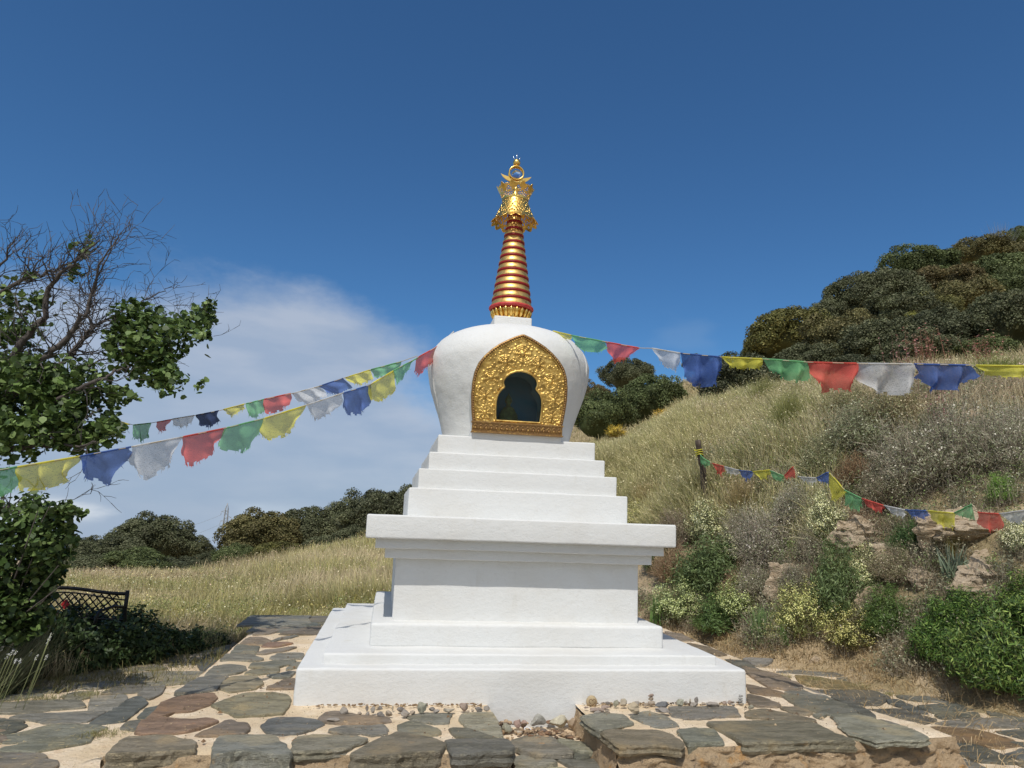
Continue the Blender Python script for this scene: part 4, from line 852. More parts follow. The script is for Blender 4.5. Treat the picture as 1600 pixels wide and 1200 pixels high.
for side in (0, 1):
    R_ = sorted([q for q in ROWS if (q[0] > 850) == bool(side)], key=lambda q: q[0])
    for k, (px_, v_, c_, o_) in enumerate(R_):
        tone = {G1: 'grey', G2: 'tan', G3: 'dark grey', G4: 'pale', G5: 'reddish', G6: 'greenish'}.get(c_, 'brown')
        o_['label'] = 'small %s stone, %s plain one from the left in the %s row' % (tone, ORD[k], 'right' if side else 'left')
def rubble():
    b = MB(); g = np.random.default_rng(5)
    for k in range(150):
        u = g.uniform(-.27, .27); y = -1.53-abs(g.normal(0, .10)); s = g.uniform(.006, .022); V, F = rockmesh(int(3000+k), (s*g.uniform(.8, 1.6), s, s*g.uniform(.4, .8)), ICO3 if k % 9 == 0 else ICO2, .2, facet=5)
        b.add(V+[u, y, -.262+.125*np.clip((y+2.75)/1.25, 0, 1)+.012+s*.3+(.03 if y > -1.58 else 0)], F, col=np.array([(.9,.8,.7),(.35,.3,.28),(.6,.45,.38),(1.1,1,.9)][k % 4]), smooth=False)
    o = b.build('rubble', ROCK); tag(o, 'small broken rubble scattered in the gap of the platform', 'rubble', kind='stuff')
    b = MB(); t = np.linspace(0, 2*math.pi, 24); p = at_y(700+665/5.333, 1080+318/5.333, -1.60)
    b.tube(np.stack([p[0]+.022*np.cos(t), p[1]-.004+.006*np.sin(t), p[2]+.011*np.sin(t)-.006*np.cos(t)], 1), .0035, 6, cap=False); o = b.build('white_ring', mat('white_shell', (.8, .8, .8), .4)); tag(o, 'small white ring lying in the rubble of the gap', 'ring')
ICO2 = ico(2)
rubble()

def debris():
    b = MB(); g = np.random.default_rng(25)
    for k in range(330):
        side = k % 2; x = g.uniform(.33, 1.5)*(1 if side else -1); x = min(x, .9) if not side and x > 0 else x
        if not side and x < -1.35: continue
        s_ = g.uniform(.003, .011); V, F = rockmesh(int(5000+k), (s_*g.uniform(.8, 1.8), s_, s_*g.uniform(.4, .9)), ICO1, .2, facet=6); b.add(V+[x, -1.525-abs(g.normal(0, .030)), .012+s_*.3], F, col=np.array([(.8,.72,.6),(.38,.33,.3),(.6,.5,.42),(1.0,.92,.8)][k % 4])*g.uniform(.7, 1.2), smooth=False)
    o = b.build('debris', ROCK); tag(o, 'tiny broken chips strewn along the foot of the white base', 'debris', kind='stuff')
ICO1 = ico(1)
debris()
def grit():
    b = MB(); g = np.random.default_rng(15); n = 2600; X = g.uniform(PX0+.05, PX1-.05, n); Y = g.uniform(PY0+.1, -1.0, n); k = g.uniform(size=n) < .35; X = np.where(k, np.where(g.uniform(size=n) < .5, g.uniform(PX0+.05, -1.55, n), g.uniform(1.55, PX1-.05, n)), X); Y = np.where(k, g.uniform(-1.4, 2, n), Y)
    V0 = np.array([(0,0,1),(.9,0,-.2),(-.4,.8,-.2),(-.5,-.8,-.3)], float)
    for x, y in zip(X, Y):
        if (y > -1.52 and abs(x) < 1.52) or (abs(x) < .34 and y < -1.4): continue
        s_ = g.uniform(.0015, .006)*(1+2*(g.uniform() < .04)); a = g.uniform(0, 6.28); c, d = math.cos(a), math.sin(a); V = V0*s_*[g.uniform(.8, 1.7), 1, .8]; V = np.column_stack([V[:, 0]*c-V[:, 1]*d, V[:, 0]*d+V[:, 1]*c, V[:, 2]])
        b.add(V+[x, y, .014], [(0, 1, 2), (0, 2, 3), (0, 3, 1)], col=np.array([(1, .95, .85), (.45, .42, .4), (.7, .55, .42), (1.3, 1.25, 1.15)][g.integers(0, 4)]), smooth=False)
    o = b.build('grit', ROCK); tag(o, 'grit and tiny chips scattered on the stone platform', 'grit', kind='stuff')
grit()
# rock outcrops of the bank
def outcrop(px, py, wpx, hpx, seed, label, tint=(1, 1, 1), dpt=.8, push=.0):
    p = hit(px, py+hpx*.35); D = depth(p); W = wpx*D/FPX; H = hpx*D/FPX
    V, F = rockmesh(seed, (W/2, W/2*dpt, H*.75), ICO5, .34, facet=8, layers=7); V = V*[1, 1, 1]
    # low angular noise
    V = V+nrm(V)*(.07*W*fbm(V*4/W*1.6+seed, 4, seed)*.6+.035*W*fbm(V*[14, 14, 30]/W+seed, 3, seed+2))[:, None]
    b = MB(); b.add(V, F, col=tint, smooth=False); o = b.build('rock_outcrop', ROCK, None, (p[0]+push, p[1]+W*.24, p[2]-H*.12))
    o.rotation_euler.z = R((seed*37) % 40-20); tag(o, label, 'rock', 'rocks showing in the bank'); return o
outcrop(1235, 895, 70, 80, 1, 'tan eroded rock left of the green broom bush on the bank', dpt=.5)
outcrop(1285, 850, 50, 30, 2, 'small flat tan rock right below the white-flowered bush', dpt=.6)
outcrop(1375, 815, 130, 60, 3, 'layered tan rock under the red and white flags of the small string', dpt=.5)
outcrop(1420, 850, 120, 50, 4, 'tan split rock in the middle of the bank outcrop', dpt=.5)
outcrop(1500, 825, 150, 75, 5, 'broad overhanging tan rock under the yellow flag of the small string', dpt=.5)
outcrop(1560, 875, 130, 70, 6, 'fractured tan rock near the right edge below the ledge', dpt=.5)
outcrop(1385, 935, 80, 60, 7, 'pale rounded rock above the dense green bushes', (1.15, 1.12, 1.1), dpt=.5)
outcrop(1455, 900, 60, 40, 8, 'small brown rock left of the spiky grey-green leaves', dpt=.6)
outcrop(1560, 805, 130, 55, 9, 'tan slab of rock at the right edge under the red flag', dpt=.5)
outcrop(1525, 650, 75, 40, 10, 'flat stacked rock on the upper slope at right', (.95, .9, .88), dpt=.6)
outcrop(1575, 655, 60, 30, 11, 'low grey rock beside the stacked one on the upper slope', (.8, .8, .8), dpt=.6)
outcrop(1155, 800, 30, 20, 12, 'small stone poking from the bank near the tan grass clump', dpt=.6)
outcrop(1282, 1027, 34, 16, 13, 'small pale stone in the dry grass beside the path', (1.1, 1.1, 1.1), dpt=.8)

# ------------------------------------------------------------------ plants
def ribbons(B, Dr, L, W, droop, col0, col1, seg=3, curl=None, g=rng):
    """blades: base (n,3), direction (n,3), length, width; returns V,F,C"""
    n = len(B); side = nrm(np.cross(Dr, g.normal(size=(n, 3)))); t = np.linspace(0, 1, seg+1); V = np.zeros((n, (seg)*2+1, 3)); C = np.zeros_like(V)
    for k in range(seg+1):
        p = B+Dr*(L*t[k])[:, None]; p[:, 2] -= droop*L*t[k]**2
        if curl is not None: p = p+curl*(L*t[k]**2)[:, None]
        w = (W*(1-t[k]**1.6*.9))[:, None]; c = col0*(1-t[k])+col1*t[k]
        if k < seg: V[:, 2*k] = p-side*w/2; V[:, 2*k+1] = p+side*w/2; C[:, 2*k] = c; C[:, 2*k+1] = c
        else: V[:, 2*k] = p; C[:, 2*k] = c
    m = 2*seg+1; base = np.arange(n)[:, None]*m; Q = []
    for k in range(seg-1): Q.append(base+np.array([2*k, 2*k+1, 2*k+3, 2*k+2])[None])
    T = base+np.array([2*seg-2, 2*seg-1, 2*seg])[None]
    return V.reshape(-1, 3), [np.concatenate(Q) if Q else np.zeros((0, 4), int), T], C.reshape(-1, 3)
def leaves(P, N, S, col, asp=1.5, g=rng, shape='rhomb'):
    n = len(P); u = nrm(np.cross(N, g.normal(size=(n, 3)))); v = np.cross(N, u); S = np.broadcast_to(S, (n,))[:, None]
    if shape == 'rhomb': pts = [(-.5*asp, 0), (0, -.45), (.5*asp, 0), (0, .45)]
    else: pts = [(-.55, -.05), (-.35, -.45), (.1, -.52), (.62, 0), (.1, .52), (-.35, .45)]
    k = len(pts); V = np.stack([P+u*S*a+v*S*b+N*S*(.12*abs(b)) for a, b in pts], 1).reshape(-1, 3)
    return V, [np.arange(n)[:, None]*k+np.arange(k)[None]], np.repeat(col, k, 0)
def colmix(n, cols, jit=.12, g=rng):
    cols = np.array(cols); i = g.integers(0, len(cols), n); return cols[i]*(1+jit*g.normal(size=(n, 1))).clip(.5, 1.6)
def updirs(n, spread, g=rng):
    a = g.uniform(0, 2*math.pi, n); t = np.abs(g.normal(0, spread, n)).clip(0, 1.4); return np.stack([np.sin(t)*np.cos(a), np.sin(t)*np.sin(a), np.cos(t)], 1)

def spray_shrub(seed, w, h, ntwig, nleaf, leafsize, twigcol, leafcols, flowercols=None, nflower=0, up=.8, leafasp=1.6):
    """a rounded shrub: thin branching twigs from the base, small leaves along their outer halves, optional flower heads"""
    g = np.random.default_rng(seed); b = MB(); n = ntwig
    a = g.uniform(0, 2*math.pi, n); t = np.arccos(1-g.uniform(0, 1, n)*.93)
    lump = .92+.5*fbm(np.stack([np.cos(a)*np.sin(t)*2.4, np.sin(a)*np.sin(t)*2.4, np.cos(t)*2.4], 1), 3, seed)
    E = np.stack([np.sin(t)*np.cos(a)*w/2, np.sin(t)*np.sin(a)*w/2, np.cos(t)*h*.95+.02], 1)*lump[:, None]*g.uniform(.72, 1.08, (n, 1))
    B = np.stack([g.normal(0, w*.10, n), g.normal(0, w*.10, n), np.zeros(n)-.03], 1); d = E-B; L = np.linalg.norm(d, axis=1)
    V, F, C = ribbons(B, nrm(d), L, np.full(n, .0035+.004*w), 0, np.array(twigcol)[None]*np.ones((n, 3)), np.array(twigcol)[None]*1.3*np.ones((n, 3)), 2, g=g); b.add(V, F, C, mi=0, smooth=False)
    # side twigs
    m = n*3; i = g.integers(0, n, m); s = g.uniform(.45, .95, m)[:, None]; B2 = B[i]+d[i]*s; D2 = nrm(nrm(d[i])+g.normal(0, .6, (m, 3)))
    V, F, C = ribbons(B2, D2, g.uniform(.08, .2, m)*(w+h)/2, np.full(m, .0028), 0, np.array(twigcol)[None]*np.ones((m, 3)), np.array(twigcol)[None]*1.4*np.ones((m, 3)), 2, g=g); b.add(V, F, C, mi=0, smooth=False)
    i = g.integers(0, n, nleaf); s = 1-np.abs(g.normal(0, .22, nleaf)).clip(0, .75); P = B[i]+d[i]*s[:, None]+g.normal(0, .035*(w+h)/2+.004, (nleaf, 3)); P[:, 2] = np.maximum(P[:, 2], 0)
    N = nrm(nrm(P-[0, 0, h*.2])+g.normal(0, .8, (nleaf, 3)))
    V, F, C = leaves(P, N, leafsize*g.uniform(.6, 1.3, nleaf), colmix(nleaf, leafcols, .18, g), leafasp, g); b.add(V, F, C, mi=1, smooth=False)
    if nflower:
        top = np.where(E[:, 2] > h*.18)[0]; i = g.choice(top, nflower); P = E[i]+g.normal(0, .022*w+.006, (nflower, 3)); N = nrm(nrm(E[i])+g.normal(0, .5, (nflower, 3))+[0, 0, .4])
        V, F, C = leaves(P, N, g.uniform(.008, .017, nflower), colmix(nflower, flowercols, .1, g), 1.1, g); b.add(V, F, C, mi=1, smooth=False)
    return b
def blade_clump(seed, w, h, n, width, c0, c1, spread=.45, droop=.25, seg=4, seedhead=None):
    g = np.random.default_rng(seed); b = MB(); B = np.column_stack([g.normal(0, w*.10, n), g.normal(0, w*.10, n), np.full(n, -.02)]); Dr = updirs(n, spread, g)
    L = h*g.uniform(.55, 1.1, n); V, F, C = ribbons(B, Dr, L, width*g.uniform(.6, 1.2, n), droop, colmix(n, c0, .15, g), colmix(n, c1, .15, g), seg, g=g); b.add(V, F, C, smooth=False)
    if seedhead:
        m = n//3; i = g.integers(0, n, m); P = B[i]+Dr[i]*L[i][:, None]; P[:, 2] -= droop*L[i]; V, F, C = leaves(P, nrm(g.normal(size=(m, 3))), .012, colmix(m, seedhead, .1, g), 3.0, g); b.add(V, F, C, smooth=False)
    return b
PROTO = {}
def proto(kind, v):
    key = (kind, v)
    if key in PROTO: return PROTO[key]
    s = 100+v*13+sum(map(ord, kind)) % 50
    if kind == 'flower': b = spray_shrub(s, .6, .45, 260, 6000, .011, (.28, .24, .17), [(.19, .22, .11), (.28, .30, .17), (.13, .16, .07)], [(.80, .78, .46), (.88, .86, .62), (.62, .62, .30)], 3000); mats = [TWIG, LEAF]; nm = 'flowering_shrub'
    elif kind == 'grey': b = spray_shrub(s, .7, .5, 900, 6500, .008, (.36, .32, .26), [(.28, .30, .18), (.37, .37, .27), (.18, .20, .11)], [(.75, .72, .62)], 300, leafasp=3.0); mats = [TWIG, LEAF]; nm = 'grey_shrub'
    elif kind == 'green': b = spray_shrub(s, .6, .6, 620, 7500, .011, (.16, .18, .08), [(.13, .18, .07), (.20, .25, .11), (.09, .125, .05)], leafasp=3.8); mats = [TWIG, LEAF]; nm = 'green_shrub'
    elif kind == 'dense': b = spray_shrub(s, .8, .6, 620, 15000, .014, (.20, .18, .11), [(.09, .16, .035), (.14, .23, .05), (.28, .37, .09), (.05, .09, .025)], leafasp=3.6); mats = [TWIG, LEAF]; nm = 'leafy_shrub'
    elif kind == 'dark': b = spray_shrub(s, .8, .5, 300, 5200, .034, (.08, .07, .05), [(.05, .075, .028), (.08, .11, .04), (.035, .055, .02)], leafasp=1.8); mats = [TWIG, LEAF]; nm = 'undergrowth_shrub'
    elif kind == 'brown': b = spray_shrub(s, .6, .4, 800, 2400, .009, (.36, .26, .18), [(.34, .25, .16), (.22, .18, .11)], leafasp=2.8); mats = [TWIG, LEAF]; nm = 'dry_shrub'
    elif kind == 'iris': b = blade_clump(s, .5, .45, 90, .030, [(.13, .21, .07)], [(.20, .30, .12)], .32, .10); mats = [GRASS]; nm = 'iris_clump'
    elif kind == 'agave': b = blade_clump(s, .5, .40, 70, .026, [(.16, .21, .13)], [(.30, .36, .26)], .55, .18); mats = [GRASS]; nm = 'sword_leaf_clump'
    elif kind == 'tan': b = blade_clump(s, .35, .65, 900, .0045, [(.26, .21, .08)], [(.46, .36, .18)], .26, .20, seedhead=[(.5, .4, .25)]); mats = [GRASS]; nm = 'grass_clump'
    elif kind == 'lime': b = blade_clump(s, .5, .75, 1100, .0045, [(.20, .22, .06)], [(.42, .41, .17)], .30, .22, seedhead=[(.55, .5, .3)]); mats = [GRASS]; nm = 'grass_clump'
    elif kind == 'stalk':
        g = np.random.default_rng(s); b = MB(); B = np.column_stack([g.normal(0, .08, 26), g.normal(0, .08, 26), np.zeros(26)]); Dr = updirs(26, .10, g); L = g.uniform(.7, 1.15, 26)
        V, F, C = ribbons(B, Dr, L, np.full(26, .007), 0, np.array([[.16, .08, .055]])*np.ones((26, 3)), np.array([[.22, .12, .09]])*np.ones((26, 3)), 3, g=g); b.add(V, F, C, mi=0)
        m = 420; i = g.integers(0, 26, m); P = B[i]+Dr[i]*(L[i]*g.uniform(.45, 1.0, m))[:, None]+g.normal(0, .015, (m, 3)); V, F, C = leaves(P, nrm(g.normal(size=(m, 3))), .018, colmix(m, [(.20, .13, .09), (.13, .14, .07), (.55, .26, .26), (.28, .2, .15)], .1, g), 1.6, g); b.add(V, F, C, mi=1, smooth=False); mats = [TWIG, LEAF]; nm = 'flower_stalks'
    o = b.build(nm, mats); PROTO[key] = (o, nm); o['_fresh'] = 1; return PROTO[key]
SIZES = dict(flower=(.6, .45), grey=(.7, .5), green=(.6, .6), dense=(.8, .6), dark=(.8, .5), brown=(.6, .4), iris=(.5, .45), agave=(.6, .4), tan=(.45, .65), lime=(.6, .75), stalk=(.4, 1.0))
CATS = dict(flower='shrub', grey='shrub', green='shrub', dense='shrub', dark='shrub', brown='shrub', iris='plant', agave='plant', tan='grass clump', lime='grass clump', stalk='plant')
def plant(kind, px, py, w, h, label, tint=(1, 1, 1), group='shrubs and plants on the bank', D=None, sc=1.0):
    """px,py: foot of the plant in the photo; it stands where that line of sight meets the ground"""
    p = hit(px, py) if D is None else at_d(px, py, D)
    d = depth(p); W = w*d/FPX; H = h*d/FPX; v = random.randrange(2); o, nm = proto(kind, v)
    if o.get('_fresh'): del o['_fresh']
    else: o = o.copy(); COL.objects.link(o)
    sw, sh = SIZES[kind]; o.location = (p[0], p[1], terr(p[0], p[1])[0]-.01 if D is None else p[2]); o.scale = (W/sw, W/sw, H/sh); o.rotation_euler = (0, 0, random.uniform(0, 6.28))
    o.color = (*tint, 1); o['label'] = label; o['category'] = CATS[kind]; o['group'] = group; return o
exec_list = [
 ('flower',1003,822,62,42,'low yellowish flowering shrub just above the right end of the cornice',(1.1,1.05,.7)),
 ('flower',1108,848,85,72,'pale flowering shrub on the bank below the wooden post',(1,1,.9)),
 ('flower',1135,880,70,52,'whitish flowering shrub below and right of the one under the post',(1.1,1.1,1.1)),
 ('flower',1292,842,72,72,'white-flowered shrub under the yellow flag of the small string',(1.25,1.25,1.2)),
 ('flower',1350,920,82,66,'white-flowered shrub right of the green broom bush',(1.25,1.25,1.15)),
 ('flower',1597,862,60,64,'white-flowered shrub cut by the right edge of the photo',(1.3,1.3,1.3)),
 ('flower',1252,990,84,84,'yellow-green flowering shrub beside the path, above the pale stone',(1.0,1.0,.62)),
 ('flower',1165,965,90,62,'yellow-green low shrub left of the iris leaves',(.85,.95,.62)),
 ('flower',1060,965,90,60,'low flowering shrub close to the right side of the white plinth',(.85,.95,.7)),
 ('flower',1210,1000,50,40,'small pale shrub between the iris leaves and the yellow-green shrub',(1,.95,.7)),
 ('flower',1330,1010,90,60,'tangled yellow-green shrub at the path edge in front of the green broom',(.95,.9,.55)),
 ('green',1310,960,86,120,'tall fine-leaved green broom bush in the middle of the bank',(1,1.05,.95)),
 ('green',1105,925,110,92,'green bush on the bank right of the grey pedestal',(.95,1,.9)),
 ('green',1130,985,110,60,'dark green bush behind the path right of the plinth',(.8,.95,.7)),
 ('green',1028,890,60,70,'green bush showing under the right end of the mouldings',(.85,.9,.8)),
 ('green',1385,990,80,80,'green bush left of the dense bright green bushes',(.8,.95,.6)),
 ('green',1420,860,60,50,'dark green tuft in the shade of the rock ledge',(.7,.9,.7)),
 ('green',1565,782,44,46,'small bright green bush on top of the rock ledge at right',(1.4,1.9,.8)),
 ('grey',1060,850,80,62,'brownish grey twiggy shrub beside the cornice end',(.85,.72,.68)),
 ('grey',1200,875,110,92,'large grey twiggy shrub in the middle of the bank',(1,.95,.95)),
 ('grey',1245,815,90,66,'grey twiggy shrub left of the white-flowered one',(1,.97,.95)),
 ('grey',1165,850,80,60,'grey twiggy shrub right of the whitish flowering shrub',(.95,.9,.85)),
 ('grey',1185,940,90,66,'grey dry shrub above the iris leaves',(.9,.85,.8)),
 ('grey',1240,925,60,50,'small grey shrub at the foot of the tan eroded rock',(.9,.85,.82)),
 ('grey',1350,705,150,96,'grey-green shrub under the long red flag',(.85,.88,.72)),
 ('grey',1430,760,150,110,'large grey shrub above the rock ledge, left of centre',(.95,.92,.86)),
 ('grey',1500,740,140,120,'large grey shrub above the rock ledge, in the middle',(1,.97,.92)),
 ('grey',1570,730,120,110,'large grey shrub above the rock ledge at the right edge',(1,.98,.93)),
 ('grey',1290,740,100,76,'olive grey shrub above the zigzag of the small flags',(.8,.82,.6)),
 ('grey',1395,675,120,92,'brownish grey shrub under the long white flag',(.92,.82,.6)),
 ('grey',1330,655,100,66,'dry olive shrub right of the tall lime grass',(.9,.85,.6)),
 ('grey',1600,700,90,80,'grey shrub high on the slope at the right edge',(1,.97,.92)),
 ('grey',1470,690,90,70,'dark grey shrub behind the reddish flower stalks',(.75,.75,.62)),
 ('grey',1390,790,110,70,'grey shrub right above the red flag of the small string',(.85,.78,.7)),
 ('grey',1270,870,60,50,'small grey shrub between the two white-flowered shrubs',(.9,.85,.8)),
 ('grey',1400,905,90,60,'grey dry shrub in front of the split rock',(.95,.85,.72)),
 ('grey',1360,975,70,60,'grey twiggy shrub below the pale rounded rock',(.95,.88,.78)),
 ('brown',1350,830,70,50,'brown dry shrub on the rock under the small red flag',(1,1,1)),
 ('brown',1110,880,60,40,'brown dry shrub between the green bushes near the pedestal',(1.1,1,.95)),
 ('brown',1340,760,90,60,'brown dry shrub above the green flag of the small string',(.8,.72,.6)),
 ('brown',1050,905,80,60,'dry shrub right of the upper pedestal',(1.0,.95,.85)),
 ('brown',1145,935,60,50,'brown dry shrub in the middle of the lower bank',(1.1,1,.95)),
 ('iris',1195,1003,66,66,'clump of green sword-shaped leaves beside the path',(1,1,1)),
 ('iris',1030,975,60,52,'clump of green sword-shaped leaves beside the white plinth',(.9,1,.8)),
 ('iris',1225,1005,40,44,'small clump of sword-shaped leaves right of the bigger one',(.95,1,.8)),
 ('agave',1492,900,90,66,'clump of grey-green pointed leaves above the dense green bush',(1,1,1)),
 ('agave',1530,905,60,50,'second clump of grey-green pointed leaves, nearer the right edge',(.9,.95,.9)),
 ('tan',1158,815,66,92,'tan fountain-like grass clump right of the wooden post',(1,1,1)),
 ('tan',1010,800,50,60,'tan grass clump above the yellowish shrub by the terraces',(1,1,.9)),
 ('tan',1490,875,40,60,'thin dry grass tuft in front of the dark ledge',(.9,.95,.8)),
 ('lime',1235,675,90,95,'tall yellow-green grass clump below the green flag on the main string',(1,1,1)),
 ('lime',1195,640,80,70,'yellow-green grass clump left of the tallest one',(.95,.95,.95)),
 ('lime',1560,600,120,60,'bright grass clump below the trees at the right edge',(.9,1,.8)),
 ('stalk',1478,735,50,150,'group of tall reddish flower stalks below the long blue flag',(1,1,1)),
 ('stalk',1415,640,50,110,'group of flower stalks rising behind the long white flag',(1,1,1)),
 ('stalk',1540,590,60,70,'group of dry flower stalks on the skyline of the slope at right',(1.2,1.1,1)),
 ('stalk',1450,590,60,80,'group of pinkish flower stalks against the dark trees',(1.2,1.1,1)),
 ('dense',1560,1072,150,120,'large bright green leafy bush at the lower right',(1,1,1)),
 ('dense',1475,1030,100,80,'bright green leafy bush left of the largest one',(.85,.95,.85)),
 ('dense',1610,985,110,80,'bright green leafy bush at the right edge below the rocks',(1.05,1.05,1)),
 ('dense',1510,985,95,60,'dark green leafy bush behind the two front ones',(.75,.85,.75)),
 ('dense',1660,1100,130,110,'green leafy bush cut by the lower right edge',(.9,.95,.9)),
]
for q in exec_list: plant(*q)
WG = 'dark undergrowth beside the bench'
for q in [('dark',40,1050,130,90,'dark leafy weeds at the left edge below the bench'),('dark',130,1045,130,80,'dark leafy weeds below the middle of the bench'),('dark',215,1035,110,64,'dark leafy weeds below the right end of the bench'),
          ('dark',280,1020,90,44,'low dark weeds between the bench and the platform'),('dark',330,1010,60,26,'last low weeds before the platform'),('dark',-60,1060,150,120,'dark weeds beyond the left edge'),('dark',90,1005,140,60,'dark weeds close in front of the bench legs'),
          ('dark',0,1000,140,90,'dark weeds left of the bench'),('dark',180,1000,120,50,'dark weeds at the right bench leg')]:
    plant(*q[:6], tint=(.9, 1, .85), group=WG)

def field(name, n, region, hlo, hhi, w, cols0, cols1, label, spread=.35, droop=.25, seg=3, dens=None, seed=1, heads=None, kind='stuff', lean=(0, 0, 0), flowers=None):
    """grass cover as one mesh: region(g, n) gives xy points"""
    g = np.random.default_rng(seed); P = region(g, n)
    if dens is not None: P = P[g.uniform(size=len(P)) < dens(P)]
    m = len(P); z = terr(P[:, 0], P[:, 1])-.01; B = np.column_stack([P, z]); Dr = nrm(updirs(m, spread, g)+np.array(lean)); L = g.uniform(hlo, hhi, m)*(1+.3*fbm(np.column_stack([P*1.3, np.zeros(m)]), 2, seed))
    q3 = np.column_stack([P*.9, np.zeros(m)]); Dr = nrm(Dr+.42*np.stack([fbm(q3, 2, seed+30), fbm(q3, 2, seed+31), np.zeros(m)], 1)); L = L*(.62+.75*(fbm(np.column_stack([P*2.6, np.zeros(m)]), 2, seed+33)*.5+.5)*1.1)
    dist = np.hypot(P[:, 0]-CAM[0], P[:, 1]-CAM[1]); W = w*(1+dist/16)*g.uniform(.6, 1.3, m)
    patch = (fbm(np.column_stack([P*.45, np.zeros(m)]), 3, seed+2)*1.3+.5).clip(0, 1)[:, None]
    c0 = colmix(m, cols0, .15, g)*.6; cA = colmix(m, cols1, .15, g); cB = colmix(m, heads or cols1, .15, g); c1 = cA*(1-patch)+cB*patch  # blade feet coloured darker to paint in the shade deep in the grass
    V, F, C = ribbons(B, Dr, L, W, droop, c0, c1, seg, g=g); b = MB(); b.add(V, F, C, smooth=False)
    if flowers:
        k = g.choice(m, int(m*.14)); Pt = B[k]+Dr[k]*L[k][:, None]*.95; Pt[:, 2] -= droop*L[k]*.9; V, F, C = leaves(Pt, nrm(g.normal(size=(len(k), 3))), g.uniform(.006, .014, len(k))*(1+dist[k]/20), colmix(len(k), flowers, .1, g), 1.5, g); b.add(V, F, C, smooth=False)
    o = b.build(name, GRASS); tag(o, label, 'grass', kind='stuff'); return o
def wedge(a0, a1, r0, r1, bias=1.0):
    def f(g, n):
        a = np.radians(g.uniform(a0, a1, n)); r = r0+(r1-r0)*g.uniform(0, 1, n)**bias; return np.column_stack([CAM[0]+r*np.sin(a), CAM[1]+r*np.cos(a)])
    return f
def notpath(P): return ((P[:, 1] > pathedge(P[:, 0])-.02) & ~((P[:, 0] > PX0-.05) & (P[:, 0] < PX1+.05) & (P[:, 1] < PY1+.1))).astype(float)
GA = [(.30, .29, .11), (.36, .33, .15), (.22, .25, .08)]; GB = [(.62, .57, .26), (.74, .66, .36), (.50, .52, .20), (.70, .62, .18)]; GC = [(.80, .66, .43), (.88, .72, .48), (.70, .52, .37)]
field('meadow_grass', 130000, wedge(-36, 6, 7.0, 22, 1.25), .10, .30, .0045, GA, GB, 'dry yellowish meadow grass behind the platform', dens=notpath, seed=1, flowers=[(.85, .75, .30), (.9, .86, .6), (.8, .68, .45), (.35, .30, .14)], heads=GC, spread=.38, droop=.2)
field('meadow_grass', 70000, wedge(-16, 8, 11, 26, 1.1), .22, .58, .005, GA, GC, 'tall pale dry grass rising behind the stupa on the left', dens=lambda P: notpath(P)*np.clip((np.degrees(np.arctan2(P[:, 0]-CAM[0], P[:, 1]-CAM[1]))+14)/14, 0, 1), seed=2, flowers=[(.9, .78, .5), (.75, .55, .4), (.4, .3, .16)], heads=GB, spread=.34, droop=.2)
def greenpatch(P):
    d = terr(P[:, 0], P[:, 1]); return ((d > .9)).astype(float)
field('bank_grass', 145000, wedge(3, 34, 9.2, 26, 1.4), .35, .75, .0045, [(.28, .26, .10), (.34, .30, .13), (.20, .20, .07)], [(.66, .58, .28), (.80, .69, .38), (.50, .49, .19)], 'long yellow-green grass on the slope behind the stupa', dens=greenpatch, seed=3, flowers=[(.9, .82, .5), (.8, .7, .4)], heads=[(.78, .66, .36), (.42, .46, .17), (.85, .78, .50)], spread=.42, droop=.35, lean=(-.15, 0, 0))
field('slope_grass', 105000, wedge(24, 72, 8.0, 20, 1.3), .25, .6, .0042, [(.28, .26, .12), (.32, .28, .14)], [(.74, .64, .36), (.82, .68, .42), (.56, .54, .26)], 'dry straw-coloured grass on the upper slope at right', dens=lambda P: (terr(P[:, 0], P[:, 1]) > 2.2)*1.0, seed=4, flowers=[(.9, .8, .55), (.7, .5, .42)], heads=GC, spread=.3, droop=.3)
field('bank_litter_grass', 80000, wedge(10, 72, 5.4, 10.5), .06, .22, .004, [(.28, .22, .13)], [(.62, .50, .30), (.54, .42, .24), (.40, .38, .18)], 'thin dry grass between the bushes of the bank', dens=lambda P: np.where((terr(P[:, 0], P[:, 1]) > -.2) & (terr(P[:, 0], P[:, 1]) < 3), .75, 0)*(fbm(np.column_stack([P*2.2, 0*P[:, 0]]), 3, 4) > -.15), seed=5, spread=.5, droop=.5)
def edge_dens(P):
    z = terr(P[:, 0], P[:, 1]); return np.exp(-((z+.10)/.22)**2)*(P[:, 0] > 1.2)*(1-np.exp(-((z+.27)/.02)**2)*.75)
field('dry_edge_grass', 75000, wedge(14, 54, 4.8, 10, 1), .05, .26, .0035, [(.44, .31, .16)], [(.80, .60, .33), (.68, .47, .22), (.85, .68, .42)], 'orange-tan dry grass litter along the right edge of the path', dens=edge_dens, seed=6, spread=.75, droop=.6)
field('far_slope_grass', 60000, wedge(14, 54, 24, 95, 1.2), .3, .7, .006, [(.34, .29, .14)], [(.74, .62, .36), (.64, .56, .28)], 'sunlit dry grass on the hill between the trees', seed=7, spread=.35, droop=.3)
